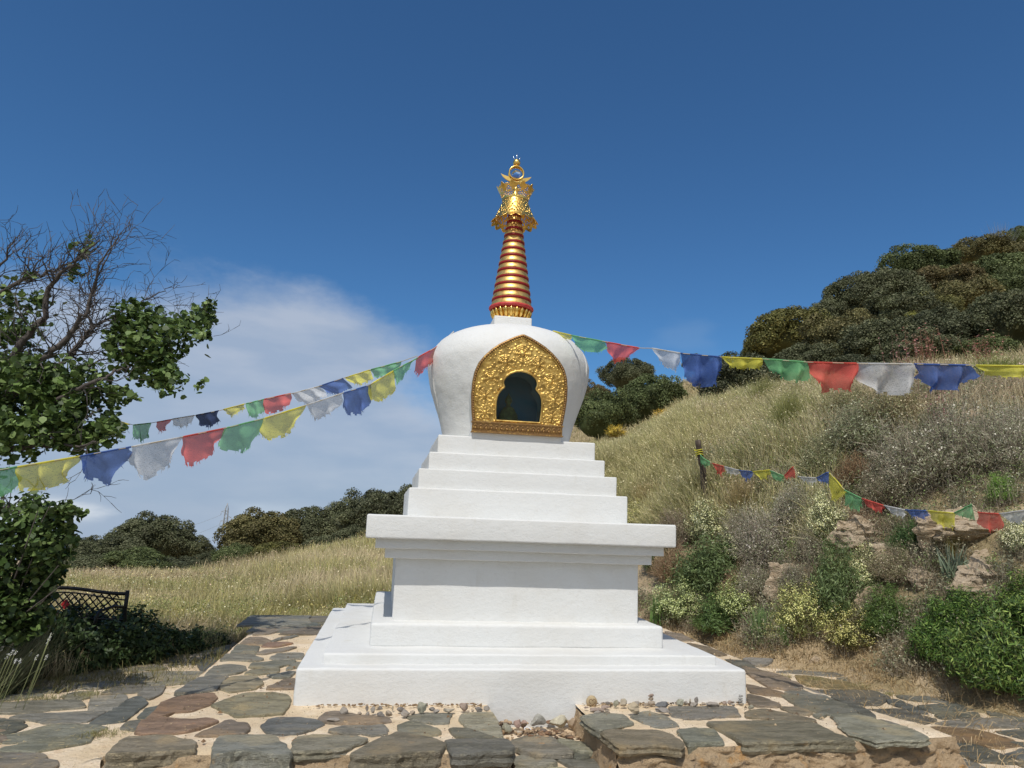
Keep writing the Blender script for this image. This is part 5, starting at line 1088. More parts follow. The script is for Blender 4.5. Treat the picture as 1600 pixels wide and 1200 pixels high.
def scrub(name, ncl, region, dens, label, seed, cols, twc, size=(.14, .34), tall=1.0, fl=None):
    g = np.random.default_rng(seed); P = region(g, ncl*4); P = P[g.uniform(size=len(P)) < dens(P)][:ncl]; m = len(P); b = MB(); S = g.uniform(*size, m); Z = terr(P[:, 0], P[:, 1]); tint = np.array(cols)[g.integers(0, len(cols), m)]
    nt, nl = 90, 210; i = np.repeat(np.arange(m), nt); Bp = np.column_stack([P[i]+g.normal(0, .25, (len(i), 2))*S[i][:, None], Z[i]-.02]); Dr = updirs(len(i), .62, g); L = S[i]*g.uniform(.6, 1.25, len(i))*tall
    V, F, C = ribbons(Bp, Dr, L, np.full(len(i), .0035), .1, colmix(len(i), twc, .2, g), colmix(len(i), twc, .2, g)*1.3, 2, g=g); b.add(V, F, C, mi=0, smooth=False)
    k = g.integers(0, len(i), m*nl); q = Bp[k]+Dr[k]*(L[k]*g.uniform(.35, 1.05, len(k)))[:, None]+g.normal(0, .012, (len(k), 3)); V, F, C = leaves(q, nrm(g.normal(size=(len(k), 3))+[0, 0, .5]), g.uniform(.007, .016, len(k)), tint[i[k]]*g.uniform(.6, 1.4, (len(k), 1)), 2.6, g); b.add(V, F, C, mi=0, smooth=False)
    if fl:
        k = g.choice(len(i), m*14); k = k[(i[k] % 3) == 0]; q = Bp[k]+Dr[k]*(L[k]*1.02)[:, None]; V, F, C = leaves(q, nrm(g.normal(size=(len(k), 3))), .012, colmix(len(k), fl, .1, g), 1.2, g); b.add(V, F, C, mi=0, smooth=False)
    o = b.build(name, LEAF); tag(o, label, 'scrub', kind='stuff')
SC = [(.20, .23, .12), (.28, .28, .18), (.34, .30, .20), (.16, .20, .08), (.30, .26, .17), (.24, .30, .11)]
scrub('bank_scrub', 460, wedge(13, 56, 5.8, 10.6), lambda P: ((terr(P[:, 0], P[:, 1]) > -.12) & (terr(P[:, 0], P[:, 1]) < 2.3))*np.clip(.72+1.3*fbm(np.column_stack([P*1.5, 0*P[:, 0]]), 2, 61), 0, 1), 'low tangled grey-green scrub filling the bank between the bushes', 41, SC, [(.34, .29, .22), (.26, .22, .15)], fl=[(.8, .78, .55)])
scrub('slope_scrub', 300, wedge(24, 56, 7.6, 14), lambda P: ((terr(P[:, 0], P[:, 1]) > 1.5) & (terr(P[:, 0], P[:, 1]) < 3.9))*np.clip(.35+1.5*fbm(np.column_stack([P*1.1, 0*P[:, 0]]), 2, 62), 0, 1), 'tangled olive scrub on the upper slope at right', 42, SC, [(.36, .31, .24), (.30, .25, .17)], size=(.18, .42), fl=[(.7, .66, .5)])
scrub('meadow_herbs', 420, wedge(-34, 6, 7.4, 20), lambda P: notpath(P)*np.clip(.1+1.6*fbm(np.column_stack([P*.7, 0*P[:, 0]]), 2, 63), 0, 1), 'leafy herbs and seed heads mixed into the meadow', 43, [(.30, .32, .12), (.24, .28, .09), (.45, .40, .18)], [(.5, .44, .24)], size=(.12, .30), fl=[(.95, .92, .75), (.9, .75, .2)])
def leftweeds(g, n):
    out = []
    for (px, py, s, m) in [(30, 1075, .45, .35), (110, 1070, .4, .2), (290, 1045, .22, .1), (330, 1035, .22, .1), (190, 1065, .3, .15), (395, 1030, .2, .1)]:
        p = at_z(px, py, -.26); out.append(np.column_stack([g.normal(p[0], s, int(n*m)), g.normal(p[1]+.15, s*.5, int(n*m))]))
    return np.concatenate(out)
field('edge_weeds', 3800, leftweeds, .05, .2, .004, [(.20, .18, .07)], [(.46, .37, .17), (.30, .31, .12)], 'dry weeds along the left edge of the slate path', seed=8, spread=.5, droop=.4)
field('tall_weeds', 9000, lambda g, n: np.column_stack([g.normal(-4.3, .5, n), g.normal(-.1, .45, n)])[:], .2, .55, .0045, [(.08, .10, .04)], [(.22, .25, .12), (.34, .32, .2)], 'tall thin weeds at the left edge of the path', dens=lambda P: (P[:, 0] < -3.7)*(P[:, 1] > -.3)*1.0, seed=9, spread=.3, droop=.2, lean=(.25, 0, 0))
def joint_weeds():
    g = np.random.default_rng(11); spots = [(130, 1088, 14), (75, 1092, 10), (145, 1150, 10), (165, 1145, 14), (280, 1065, 16), (140, 1084, 12), (35, 1093, 18), (240, 1047, 10), (100, 1062, 12), (1275, 1062, 5), (1225, 1057, 6), (1390, 1085, 8), (1345, 1072, 8), (1530, 1095, 8)]
    b = MB()
    for px, py, s in spots:
        p = at_z(px, py, -.25); D = depth(p); m = 130; P = np.column_stack([g.normal(p[0], s*D/FPX, m), g.normal(p[1], s*.8*D/FPX, m), np.full(m, -.255)])
        V, F, C = ribbons(P, updirs(m, .7, g), g.uniform(.02, .07, m), np.full(m, .0035), .4, colmix(m, [(.22, .20, .09)], .1, g), colmix(m, [(.50, .44, .22), (.30, .32, .13)], .1, g), 2, g=g); b.add(V, F, C, smooth=False)
    # fallen straw on the path joints
    m = 9000; P = np.column_stack([g.uniform(-5.5, 5, m), g.uniform(-4, 1.4, m)]); k = (fbm(np.column_stack([P*1.6, 0*P[:, 0]]), 3, 12) > .12) & ~((P[:, 0] > PX0-.1) & (P[:, 0] < PX1+.1) & (P[:, 1] > PY0-.1)) & (terr(P[:, 0], P[:, 1]) < -.24); P = P[k]; m = len(P)
    Dr = g.normal(size=(m, 3)); Dr[:, 2] = np.abs(Dr[:, 2])*.15; V, F, C = ribbons(np.column_stack([P, np.full(m, -.243)]), nrm(Dr), g.uniform(.015, .05, m), np.full(m, .003), 0, colmix(m, [(.5, .4, .22)], .1, g), colmix(m, [(.6, .5, .3)], .1, g), 2, g=g); b.add(V, F, C, smooth=False)
    o = b.build('joint_weeds', GRASS); tag(o, 'little tufts and straw growing in the joints of the path', 'grass', kind='stuff')
joint_weeds()
def white_spikes():
    g = np.random.default_rng(12)
    for k, px in enumerate(np.sort(g.uniform(5, 85, 14))):
        py = g.uniform(985, 1040)
        p = at_d(px, py, g.uniform(5.0, 5.6)); z0 = -.26; h = p[2]-z0; b = MB()
        B = np.array([-.12*h-.05, 0, 0]); P = np.array([B*(1-t) for t in np.linspace(0, 1, 5)]); P[:, 2] = np.linspace(0, h, 5); b.tube(P, .002, 4, col=(.25, .27, .12), mi=0)
        m = 26; t = g.uniform(.90, 1.0, m); Q = np.stack([np.interp(t, np.linspace(0, 1, 5), P[:, c]) for c in range(3)], 1)+g.normal(0, .004, (m, 3)); V, F, C = leaves(Q, nrm(g.normal(size=(m, 3))), .008, colmix(m, [(.75, .75, .72)], .08, g), 1.3, g); b.add(V, F, C, mi=1, smooth=False)
        o = b.build('white_flower_spike', [TWIG, LEAF], None, (p[0], p[1], z0)); tag(o, 'white flower spike in the weeds by the path, %s from the left' % ORD[k], 'flower', 'white flower spikes by the path')
white_spikes()

# ------------------------------------------------------------------ hill trees (holm oaks)
def oak_mesh(seed, w=4.0, h=3.6, n=26000, leaf=.082):
    g = np.random.default_rng(seed); b = MB(); K = 110
    d = nrm(g.normal(size=(K, 3))); d[:, 2] = np.abs(d[:, 2])*1.1-.28; d = nrm(d); lump = 1+.62*fbm(d*1.5+seed, 3, seed)
    Cn = d*np.array([w/2*.84, w/2*.84, h*.5*.84])*lump[:, None]*g.uniform(.82, 1.02, (K, 1))+[0, 0, h*.52]; rad = g.uniform(.10, .19, K)*w*.72
    # inner mass so the crown is not see-through everywhere
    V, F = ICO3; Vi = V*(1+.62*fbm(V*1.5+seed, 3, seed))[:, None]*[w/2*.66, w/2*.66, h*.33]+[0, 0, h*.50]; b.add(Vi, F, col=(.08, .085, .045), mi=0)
    i = g.integers(0, K, n); q = nrm(g.normal(size=(n, 3))+d[i]*.7+[0, 0, .35]); P = Cn[i]+q*rad[i][:, None]*g.uniform(.70, 1.16, (n, 1)); N = nrm(q+g.normal(0, .55, (n, 3)))
    tone = g.uniform(.68, 1.38, K)[i][:, None]; C = colmix(n, [(.105, .110, .055), (.140, .140, .075), (.180, .172, .100), (.080, .086, .042)], .15, g)*tone
    V, F, C = leaves(P, N, leaf*g.uniform(.6, 1.3, n), C, 1.4, g); b.add(V, F, C, mi=0, smooth=False)
    t = MB()
    for k in range(3):
        a = k*2.1+seed; e = np.array([math.cos(a)*w*.18, math.sin(a)*w*.18, h*.5]); t.tube([(0, 0, -.4), (e[0]*.2, e[1]*.2, h*.14), e*np.array([.6, .6, .6]), e], [.16, .12, .08, .04], 7)
    return b, t
OAKS = []
for s in (1, 2, 3, 4):
    b, t = oak_mesh(s*11); e = empty('oak_tree', (0, 0, -50), 'x', 'tree'); b.build('crown', CANOPY, e); t.build('trunk', BARK, e); OAKS.append(e)
OAK_USED = [False]*4
COLR = dict(d=(.88, .94, .90), g=(.86, 1.05, .74), b=(1.18, 1.06, .80), y=(1.08, 1.04, .62), k=(.68, .74, .74), r=(1.20, .98, .82))
TR = [(980,592,78,56,45,'d','dark round oak on the skyline between the dome and the white flag'),(922,632,64,60,42,'r','reddish brown oak just right of the dome'),(935,655,100,84,30,'g','dark green oak touching the right side of the dome'),
 (1018,635,106,82,32,'g','rounded green oak under the red and white flags'),(1160,606,130,88,24,'k','dark oak behind the blue flag above the long grass'),(1238,538,140,96,36,'y','golden brown oak where the tree line meets the grassy ridge'),
 (1320,545,120,100,29,'b','brownish oak above the long red flag'),(1395,545,130,90,26,'d','dark oak above the long white flag'),(1480,530,130,96,25,'k','dark oak above the long blue flag'),(1575,515,130,100,24,'d','dark oak above the yellow flag at the right edge'),
 (1345,478,100,84,40,'d','dark oak on the skyline, second step of the tree line'),(1418,500,116,84,34,'d','oak in the middle of the wooded hill above the white flag'),(1442,432,110,80,46,'g','green oak at the middle of the skyline'),(1505,478,116,84,36,'b','brownish oak in the middle of the wooded hill above the blue flag'),
 (1530,405,100,56,52,'b','brown oak on the skyline below the top right corner'),(1594,372,34,34,62,'g','small round oak at the very top right of the hill'),(1560,445,120,80,43,'g','green oak under the brown one on the skyline'),(1610,470,110,90,38,'g','green oak at the right edge, middle height'),
 (1392,462,100,80,40,'d','grey green oak between the two skyline steps'),(1300,505,80,66,40,'d','small dark oak at the first step of the tree line'),(1260,580,110,70,27,'d','low dark oak behind the green flag'),(1345,590,120,60,23,'k','low dark oak behind the long red flag'),
 (1480,455,100,70,42,'r','reddish oak behind the green one in the upper wood'),(1620,410,100,70,50,'b','brown oak at the right edge near the hilltop'),(1440,560,120,70,24,'d','low oak behind the long white flag, right side'),(1540,560,100,60,23,'g','low green oak at the right above the bright grass'),
 (1190,560,60,50,40,'g','small green oak at the left foot of the wooded hill'),(1090,572,40,28,46,'d','tiny dark oak on the grassy ridge behind the white flag'),(1640,540,120,110,24,'d','dark oak cut by the right edge of the photo'),(1460,495,90,60,34,'y','yellowish oak in the centre of the wooded hill'),
 (232,856,116,84,32,'d','tallest round oak of the left tree line'),(170,872,112,60,30,'d','oak left of the tallest one in the left tree line'),(288,868,76,56,33,'d','oak right of the tallest one in the left tree line'),(112,884,100,56,28,'d','oak behind the leafy shrub at the left'),(325,884,56,36,30,'k','low bush left of the pylon foot'),
 (402,850,118,84,30,'b','brown-topped oak right of the pylon'),(366,878,70,44,27,'g','low green oak at the foot of the brown-topped one'),(470,845,104,84,32,'d','dark oak in the middle of the tree line left of the cornice'),(532,835,104,84,33,'d','dark oak left of the cornice'),
 (592,815,104,92,33,'k','dark oak partly behind the cornice'),(645,797,84,78,35,'d','oak behind the left side of the terraces'),(555,858,96,56,28,'d','low oak just above the tall dry grass left of the cornice'),(435,874,90,44,27,'y','yellowish green low oak in front of the tree line'),(500,870,90,50,28,'d','low oak between the yellowish one and the cornice'),
 (200,890,120,50,26,'g','low green oak in front of the tallest round one at left'),(272,893,90,40,27,'k','low dark oak below the right slope of the tallest one'),(140,896,90,44,25,'d','low oak just right of the leafy bush at left'),(608,850,80,50,27,'b','low brownish oak touching the left end of the cornice'),(78,870,80,60,29,'g','oak hidden mostly behind the leafy bush at left')]
for k, (px, py, w, h, D, c, lab) in enumerate(TR):
    v = (k*7+k//4) % 4; p = at_d(px, py+h*.5, D); W = w*D/FPX; H = h*D/FPX
    if not OAK_USED[v]: o = OAKS[v]; OAK_USED[v] = True
    else: o = copy_tree(OAKS[v])
    gz_ = terr(p[0], p[1])[0]; zb = min(p[2]-H*.06, gz_+0.0) if gz_ < p[2]+H*.35 else p[2]
    sz = H/3.3; o.location = (p[0], p[1], p[2]-H*.03); o.scale = (W/3.9, W/3.9, sz); o.rotation_euler = (0, 0, random.uniform(0, 6.28))
    gap = (p[2]-gz_)
    for ch in o.children:
        if ch.name.startswith('crown'): ch.color = (*COLR[c], 1)
        elif gap > .2: ch.scale = (1, 1, 1); ch.location = (0, 0, -min(gap/sz, 6)*.0)
        if ch.name.startswith('trunk') and gap > .2: s_ = 1+gap/sz/1.6; ch.scale = (1, 1, s_); ch.location = (0, 0, -gap/sz)
    o['label'] = lab; o['category'] = 'tree'; o['group'] = 'oaks on the hillside' if px > 800 else 'oaks beyond the meadow'
def bare_bush():
    g = np.random.default_rng(8); p = at_d(1565, 410, 52); b = MB(); n = 260; V, F, C = ribbons(np.zeros((n, 3)), updirs(n, .5, g), g.uniform(1.5, 3.4, n), np.full(n, .035), 0, np.full((n, 3), .16), np.full((n, 3), .26), 3, g=g); b.add(V, F, C)
    o = b.build('bare_bush', TWIG, None, p); tag(o, 'leafless grey bush right of the brown oak on the skyline', 'shrub')
bare_bush()
for k, (px, py) in enumerate([(1040, 652), (962, 676), (1178, 590), (1425, 490)]):
    o = plant('flower', px, py+6, (40, 34, 30, 18)[k], (22, 20, 16, 10)[k], ['yellow gorse bush under the rounded green oak', 'yellow gorse bush right of the terraces below the oaks', 'yellow gorse bush by the dark oak above the long grass', 'yellow gorse bush in the middle of the wooded hill'][k], tint=((1.5, 1.05, .25), (1.4, 1.05, .3), (1.2, 1.0, .35), (.8, .8, .35))[k], D=[28, 24, 25, 31][k])

# ------------------------------------------------------------------ the near tree at left
def near_tree():
    g = np.random.default_rng(21); root = empty('broadleaf_tree', at_d(-190, 1060, 6.6), 'half bare tree with round green leaves and many leafless grey twigs at the left edge', 'tree')
    org = np.array(root.location)
    def P(px, py, D): return at_d(px, py, D)-org
    tr = MB(); base = P(-190, 1075, 6.6); base[2] = -.3-org[2]
    tr.tube([base, P(-170, 960, 6.6), P(-150, 860, 6.5), P(-110, 770, 6.4)], [.16, .13, .12, .10], 12)
    tr.build('trunk', BARK, root)
    limbs = [
     [(-110,770,6.4,.070),(-60,700,6.4,.07),(-20,620,6.4,.06),(29,542,6.3,.05),(67,497,6.3,.040),(76,452,6.3,.034),(92,430,6.2,.026),(117,410,6.2,.018),(157,374,6.1,.008)],
     [(-110,770,6.4,.08),(-40,680,6.3,.06),(20,610,6.1,.05),(65,560,6.0,.042),(103,531,6.0,.036),(117,506,6.0,.030),(135,488,6.0,.022),(150,430,6.0,.014),(168,395,5.9,.009),(184,365,5.9,.005)],
     [(20,610,6.1,.04),(75,585,6.2,.036),(106,560,6.3,.032),(135,527,6.4,.026),(144,511,6.4,.022),(135,484,6.5,.018),(148,448,6.5,.014),(166,407,6.6,.010),(178,369,6.6,.005)],
     [(-80,560,6.8,.05),(-30,490,6.8,.04),(0,459,6.8,.032),(45,434,6.7,.026),(76,425,6.7,.020),(126,407,6.7,.012),(160,385,6.7,.006)],
     [(103,560,6.2,.026),(144,513,6.4,.020),(169,495,6.6,.015),(225,470,6.8,.010),(261,452,6.9,.006),(281,446,6.9,.004)],
     [(-110,770,6.4,.07),(-50,715,6.0,.055),(20,700,5.9,.045),(70,695,5.8,.030),(120,700,5.7,.016),(150,690,5.6,.008)],
     [(60,640,5.9,.035),(110,615,5.8,.028),(155,594,5.8,.022),(180,581,5.9,.018),(198,576,6.0,.015),(225,542,6.3,.012),(265,520,6.7,.008),(320,485,7.2,.005)],
     [(-110,770,6.4,.06),(-70,640,6.9,.05),(-50,540,7.0,.04),(-20,450,7.0,.028),(10,400,7.0,.016),(25,370,7.0,.008)],
     [(139,572,6.0,.014),(169,558,6.2,.010),(200,545,6.4,.007),(230,560,6.4,.004)],
     [(-110,770,6.4,.05),(-40,790,5.8,.04),(20,800,5.5,.025),(80,800,5.4,.010)]]
    tw = []      # (p0, dir, length, radius, level)
    for k, L in enumerate(limbs):
        b = MB(); Q = np.array([P(*q[:3]) for q in L]); rd = np.array([q[3] for q in L])*.62
        t = np.linspace(0, len(Q)-1, len(Q)*4); Qs = np.stack([np.interp(t, np.arange(len(Q)), Q[:, c]) for c in range(3)], 1); Qs[1:-1] += g.normal(0, .012, (len(Qs)-2, 3)); rs = np.interp(t, np.arange(len(Q)), rd)
        b.tube(Qs, rs, 8); b.build('limb', BARK, root)
        seg = np.diff(Qs, axis=0); ln = np.linalg.norm(seg, axis=1)
        for i in range(len(seg)):
            if rs[i] > .045: continue
            for _ in range(g.poisson(ln[i]/.050)):
                if k in (6, 9, 5) and g.uniform() < .5: continue
                tw.append((Qs[i]+seg[i]*g.uniform(), nrm(seg[i]), g.uniform(.16, .46), min(rs[i]*.6, .010), 0))
    b = MB(); segs = []
    while tw:
        p, d, L, r, lv = tw.pop()
        dd = nrm(nrm(d)+g.normal(0, .62, 3)+np.array([0, 0, .12])); n = max(2, int(L/.07)); pts = [p]
        for i in range(n):
            dd = nrm(dd+g.normal(0, .30, 3)+np.array([0, 0, .05])); pts.append(pts[-1]+dd*L/n)
            if lv < 2 and g.uniform() < (.80 if lv == 0 else .55): tw.append((pts[-1], dd, L*g.uniform(.35, .6), r*.6, lv+1))
        segs.append((np.array(pts), r))
    for pts, r in segs: b.tube(pts, np.linspace(max(r*.8, .0026), .0013, len(pts)), 3, cap=False, col=(.085, .075, .070), smooth=False)
    b.build('twigs', TWIG, root)
    # leaf clusters: (px, py, D, rx px, ry px, count)
    CL = [(235,545,6.2,70,60,1500),(290,560,6.3,34,52,700),(296,590,6.2,22,20,260),(215,500,6.4,42,34,520),(280,510,6.8,48,32,650),(322,492,7.1,20,26,220),(300,600,6.1,22,24,240),(268,594,6.0,36,24,420),(190,520,6.3,28,26,260),
          (95,600,6.0,80,48,1500),(160,625,5.9,56,34,850),(90,660,5.9,90,40,1500),(170,665,5.8,32,26,300),(25,620,6.1,70,70,1400),(120,690,5.8,56,18,350),(30,680,5.9,60,40,800),(200,628,5.8,26,12,100),
          (130,388,6.4,14,20,60),(115,425,6.4,18,12,50),(40,455,6.6,36,30,160),(62,470,6.6,34,22,140),(10,500,6.6,34,40,300),(40,520,6.4,40,26,260),(-40,600,6.5,60,120,1300),(60,580,6.5,60,40,700),(20,650,6.4,60,50,900),(-60,760,6.2,60,60,600)]
    lb = MB()
    for (px, py, D, rx, ry, n) in CL:
        c = P(px, py, D); sx, sy = rx*D/FPX, ry*D/FPX; q = nrm(g.normal(size=(n, 3)))*g.uniform(0, 1, (n, 1))**.45
        Q = c+q[:, :1]*RT*sx+q[:, 1:2]*UP*sy+q[:, 2:]*FW*max(sx, sy)*.8
        Q = Q+.06*np.stack([vnoise(Q*9, 1), vnoise(Q*9, 2), vnoise(Q*9, 3)], 1)
        keep = fbm(Q*3.3, 2, 6) > -.22; Q = Q[keep]; n = len(Q)
        N = nrm(g.normal(0, .7, (n, 3))+np.array([0, -.25, .75])); S = g.uniform(.020, .062, n)
        V, F, C = leaves(Q, N, S, colmix(n, [(.075, .125, .03), (.11, .17, .042), (.20, .28, .09), (.045, .078, .02)], .15, g), 1, g, 'oval'); lb.add(V, F, C, smooth=False)
    lb.build('foliage', LEAF, root)
near_tree()
def left_bush():
    g = np.random.default_rng(31); p0 = at_z(-30, 1060, -.27); root = empty('leafy_bush', p0, 'large round-leaved bush at the left edge hiding one end of the bench', 'bush'); org = np.array(p0)
    b = MB()
    for k in range(26):
        e = at_d(g.uniform(-80, 120), g.uniform(790, 930), 5.4+g.uniform(-.5, .4))-org; m = e*.5+g.normal(0, .08, 3); b.tube([np.array([g.normal(0, .05), g.normal(0, .05), -.02]), m, e], [.012, .008, .003], 5)
    b.build('stems', BARK, root)
    lb = MB()
    for (px, py, D, rx, ry, n) in [(40,850,5.4,60,60,1300),(95,800,5.3,36,20,260),(85,850,5.3,34,46,500),(20,930,5.4,62,50,1200),(40,790,5.5,40,20,260),(-40,870,5.5,60,90,1500),(10,975,5.4,70,34,900),(75,900,5.5,24,26,240),(112,796,5.2,14,8,50),(60,960,5.6,26,24,200)]:
        c = at_d(px, py, D)-org; sx, sy = rx*D/FPX, ry*D/FPX; q = nrm(g.normal(size=(n, 3)))*g.uniform(0, 1, (n, 1))**.45; Q = c+q[:, :1]*RT*sx+q[:, 1:2]*UP*sy+q[:, 2:]*FW*max(sx, sy)*.8
        Q = Q+.05*np.stack([vnoise(Q*9, 1), vnoise(Q*9, 2), vnoise(Q*9, 3)], 1)
        N = nrm(g.normal(0, .7, (n, 3))+np.array([0, -.25, .75])); V, F, C = leaves(Q, N, g.uniform(.018, .056, n), colmix(n, [(.05, .088, .022), (.085, .135, .035), (.14, .20, .06), (.032, .055, .016)], .15, g), 1, g, 'oval'); lb.add(V, F, C, smooth=False)
    lb.build('foliage', LEAF, root)
left_bush()

# ------------------------------------------------------------------ bench
def bench():
    D = 7.6; a = at_d(5, 1010, D); L = at_d(5, 935, D); Rr = at_d(203, 930, D); w = np.linalg.norm((Rr-L)[:2]); ztop = at_d(203, 922, D)[2]
    ang = math.atan2((Rr-L)[1], (Rr-L)[0]); mid = (L+Rr)/2
    root = empty('garden_bench', (mid[0], mid[1], ztop-.80), 'black iron bench with lattice back and a red diamond under the left tree', 'bench'); root.rotation_euler = (0, 0, ang-.08)
    h = w/2; z1, z0 = .80, .50
    b = MB(); xs = np.linspace(-h, h, 40); top = z1-.02+.016*np.cos(xs/h*math.pi*1.2)-.03*(np.abs(xs/h) > .8)*0; b.tube(np.column_stack([xs, .0*xs, top]), .018, 8); b.tube(np.column_stack([xs, .0*xs, np.full(40, z0)]), .013, 8)
    b.tube(np.column_stack([xs, 0*xs, top-.045-.02*np.abs(xs/h)**3]), .008, 6); b.build('back_frame', IRON, root)
    b = MB(); s = .085
    k = -h
    for k in np.arange(-h-.3, h+.3, s):
        for sg in (1, -1):
            P = []
            for t in np.linspace(0, 1, 9):
                x = k+sg*t*.26+(0 if sg > 0 else .26); z = z0+t*.25
                if abs(x) < h-.07: P.append((x, 0, z))
            if len(P) > 1: b.tube(P, .0075, 5)
    b.build('lattice', IRON, root)
    for sx in (-1, 1):
        b = MB(); x = sx*h; b.tube([(x, .02, 0), (x, .03, .4), (x, 0, .6), (x, -.0, .80)], [.02, .02, .02, .02], 8); b.build('leg', IRON, root)
        b = MB(); b.tube([(x, -.45, 0), (x, -.42, .2), (x, -.44, .40)], .019, 8); b.build('leg', IRON, root)
        b = MB(); b.tube([(x, 0, .63), (x, -.2, .66), (x, -.42, .64), (x, -.47, .58), (x, -.44, .40)], .015, 8); b.build('armrest', IRON, root)
        t = np.linspace(0, 5, 26); b = MB(); b.tube(np.column_stack([sx*(h-.09)+sx*.035*(1-t/6)*np.cos(t*1.6), 0*t, .63+.06*(1-t/6)*np.sin(t*1.6)]), .006, 5); b.build('scroll', IRON, root)
    b = MB()
    for y in np.linspace(-.42, -.04, 7): b.box((-h, y, .40), (h, y+.045, .42))
    b.build('seat', mat('dark_seat_wood', (.03, .022, .018), .7), root)
    b = MB(); z = z0+.13; V = [(-.045, -.012, z), (0, -.012, z-.05), (.045, -.012, z), (0, -.012, z+.05), (-.045, .012, z), (0, .012, z-.05), (.045, .012, z), (0, .012, z+.05)]
    b.add(V, [(0, 1, 2, 3), (7, 6, 5, 4), (0, 4, 5, 1), (1, 5, 6, 2), (2, 6, 7, 3), (3, 7, 4, 0)], smooth=False); b.build('ornament', REDIRON, root)
bench()

# ------------------------------------------------------------------ pylon and its lines
def pylon():
    D = 300; top = at_d(355.5, 786, D); base = at_d(347, 850, D); H = 34; root = empty('power_pylon', (top[0], top[1], top[2]-H), 'slim grey lattice power pylon far beyond the left tree line', 'pylon')
    b = MB(); r = lambda z: 1.7*(1-z/H)+.42*(z/H)
    def leg(sx, sy): return [(sx*r(z), sy*r(z), z) for z in (0, H*.93)]
    for sx in (-1, 1):
        for sy in (-1, 1): b.tube(leg(sx, sy)+[(0, 0, H)], .13, 4)
    zs = np.linspace(0, H*.93, 22)
    for i in range(21):
        for f in ((-1, -1, 1, -1), (1, -1, 1, 1), (1, 1, -1, 1), (-1, 1, -1, -1)):
            a = (f[0]*r(zs[i]), f[1]*r(zs[i]), zs[i]); c = (f[2]*r(zs[i+1]), f[3]*r(zs[i+1]), zs[i+1]); b.tube([a, c] if i % 2 else [(f[2]*r(zs[i]), f[3]*r(zs[i]), zs[i]), (f[0]*r(zs[i+1]), f[1]*r(zs[i+1]), zs[i+1])], .07, 4)
    b.build('lattice_mast', PYL, root)
    for sx, z in ((-1, 31.3), (1, 29.0), (-1, 27.4)):
        b = MB(); b.tube([(sx*.4, 0, z-.2), (sx*2.1, 0, z-.9)], .10, 4); b.tube([(sx*.4, 0, z-1.2), (sx*2.1, 0, z-.9)], .07, 4); b.build('crossarm', PYL, root)
        b = MB(); b.tube([(sx*2.1, 0, z-.9), (sx*2.1, 0, z-2.3)], .09, 5); b.build('insulator', PYL, root)
    o = np.array([top[0], top[1], top[2]-H])
    for (sx, z, e, lab) in [(-1, 31.3-2.3, (240, 832, 420), 'upper power line running left from the pylon'), (-1, 27.4-2.3, (240, 850, 420), 'lower power line running left from the pylon'), (1, 29-2.3, (560, 880, 160), 'power line running right from the pylon to the oaks')]:
        a = o+[sx*2.1, 0, z]; c = at_d(*e); t = np.linspace(0, 1, 14)[:, None]; P = a*(1-t)+c*t; P[:, 2] -= 4*1.6*(t*(1-t))[:, 0]; b = MB(); b.tube(P, .045, 4); q = b.build('power_line', PYL); tag(q, lab, 'power line')
pylon()

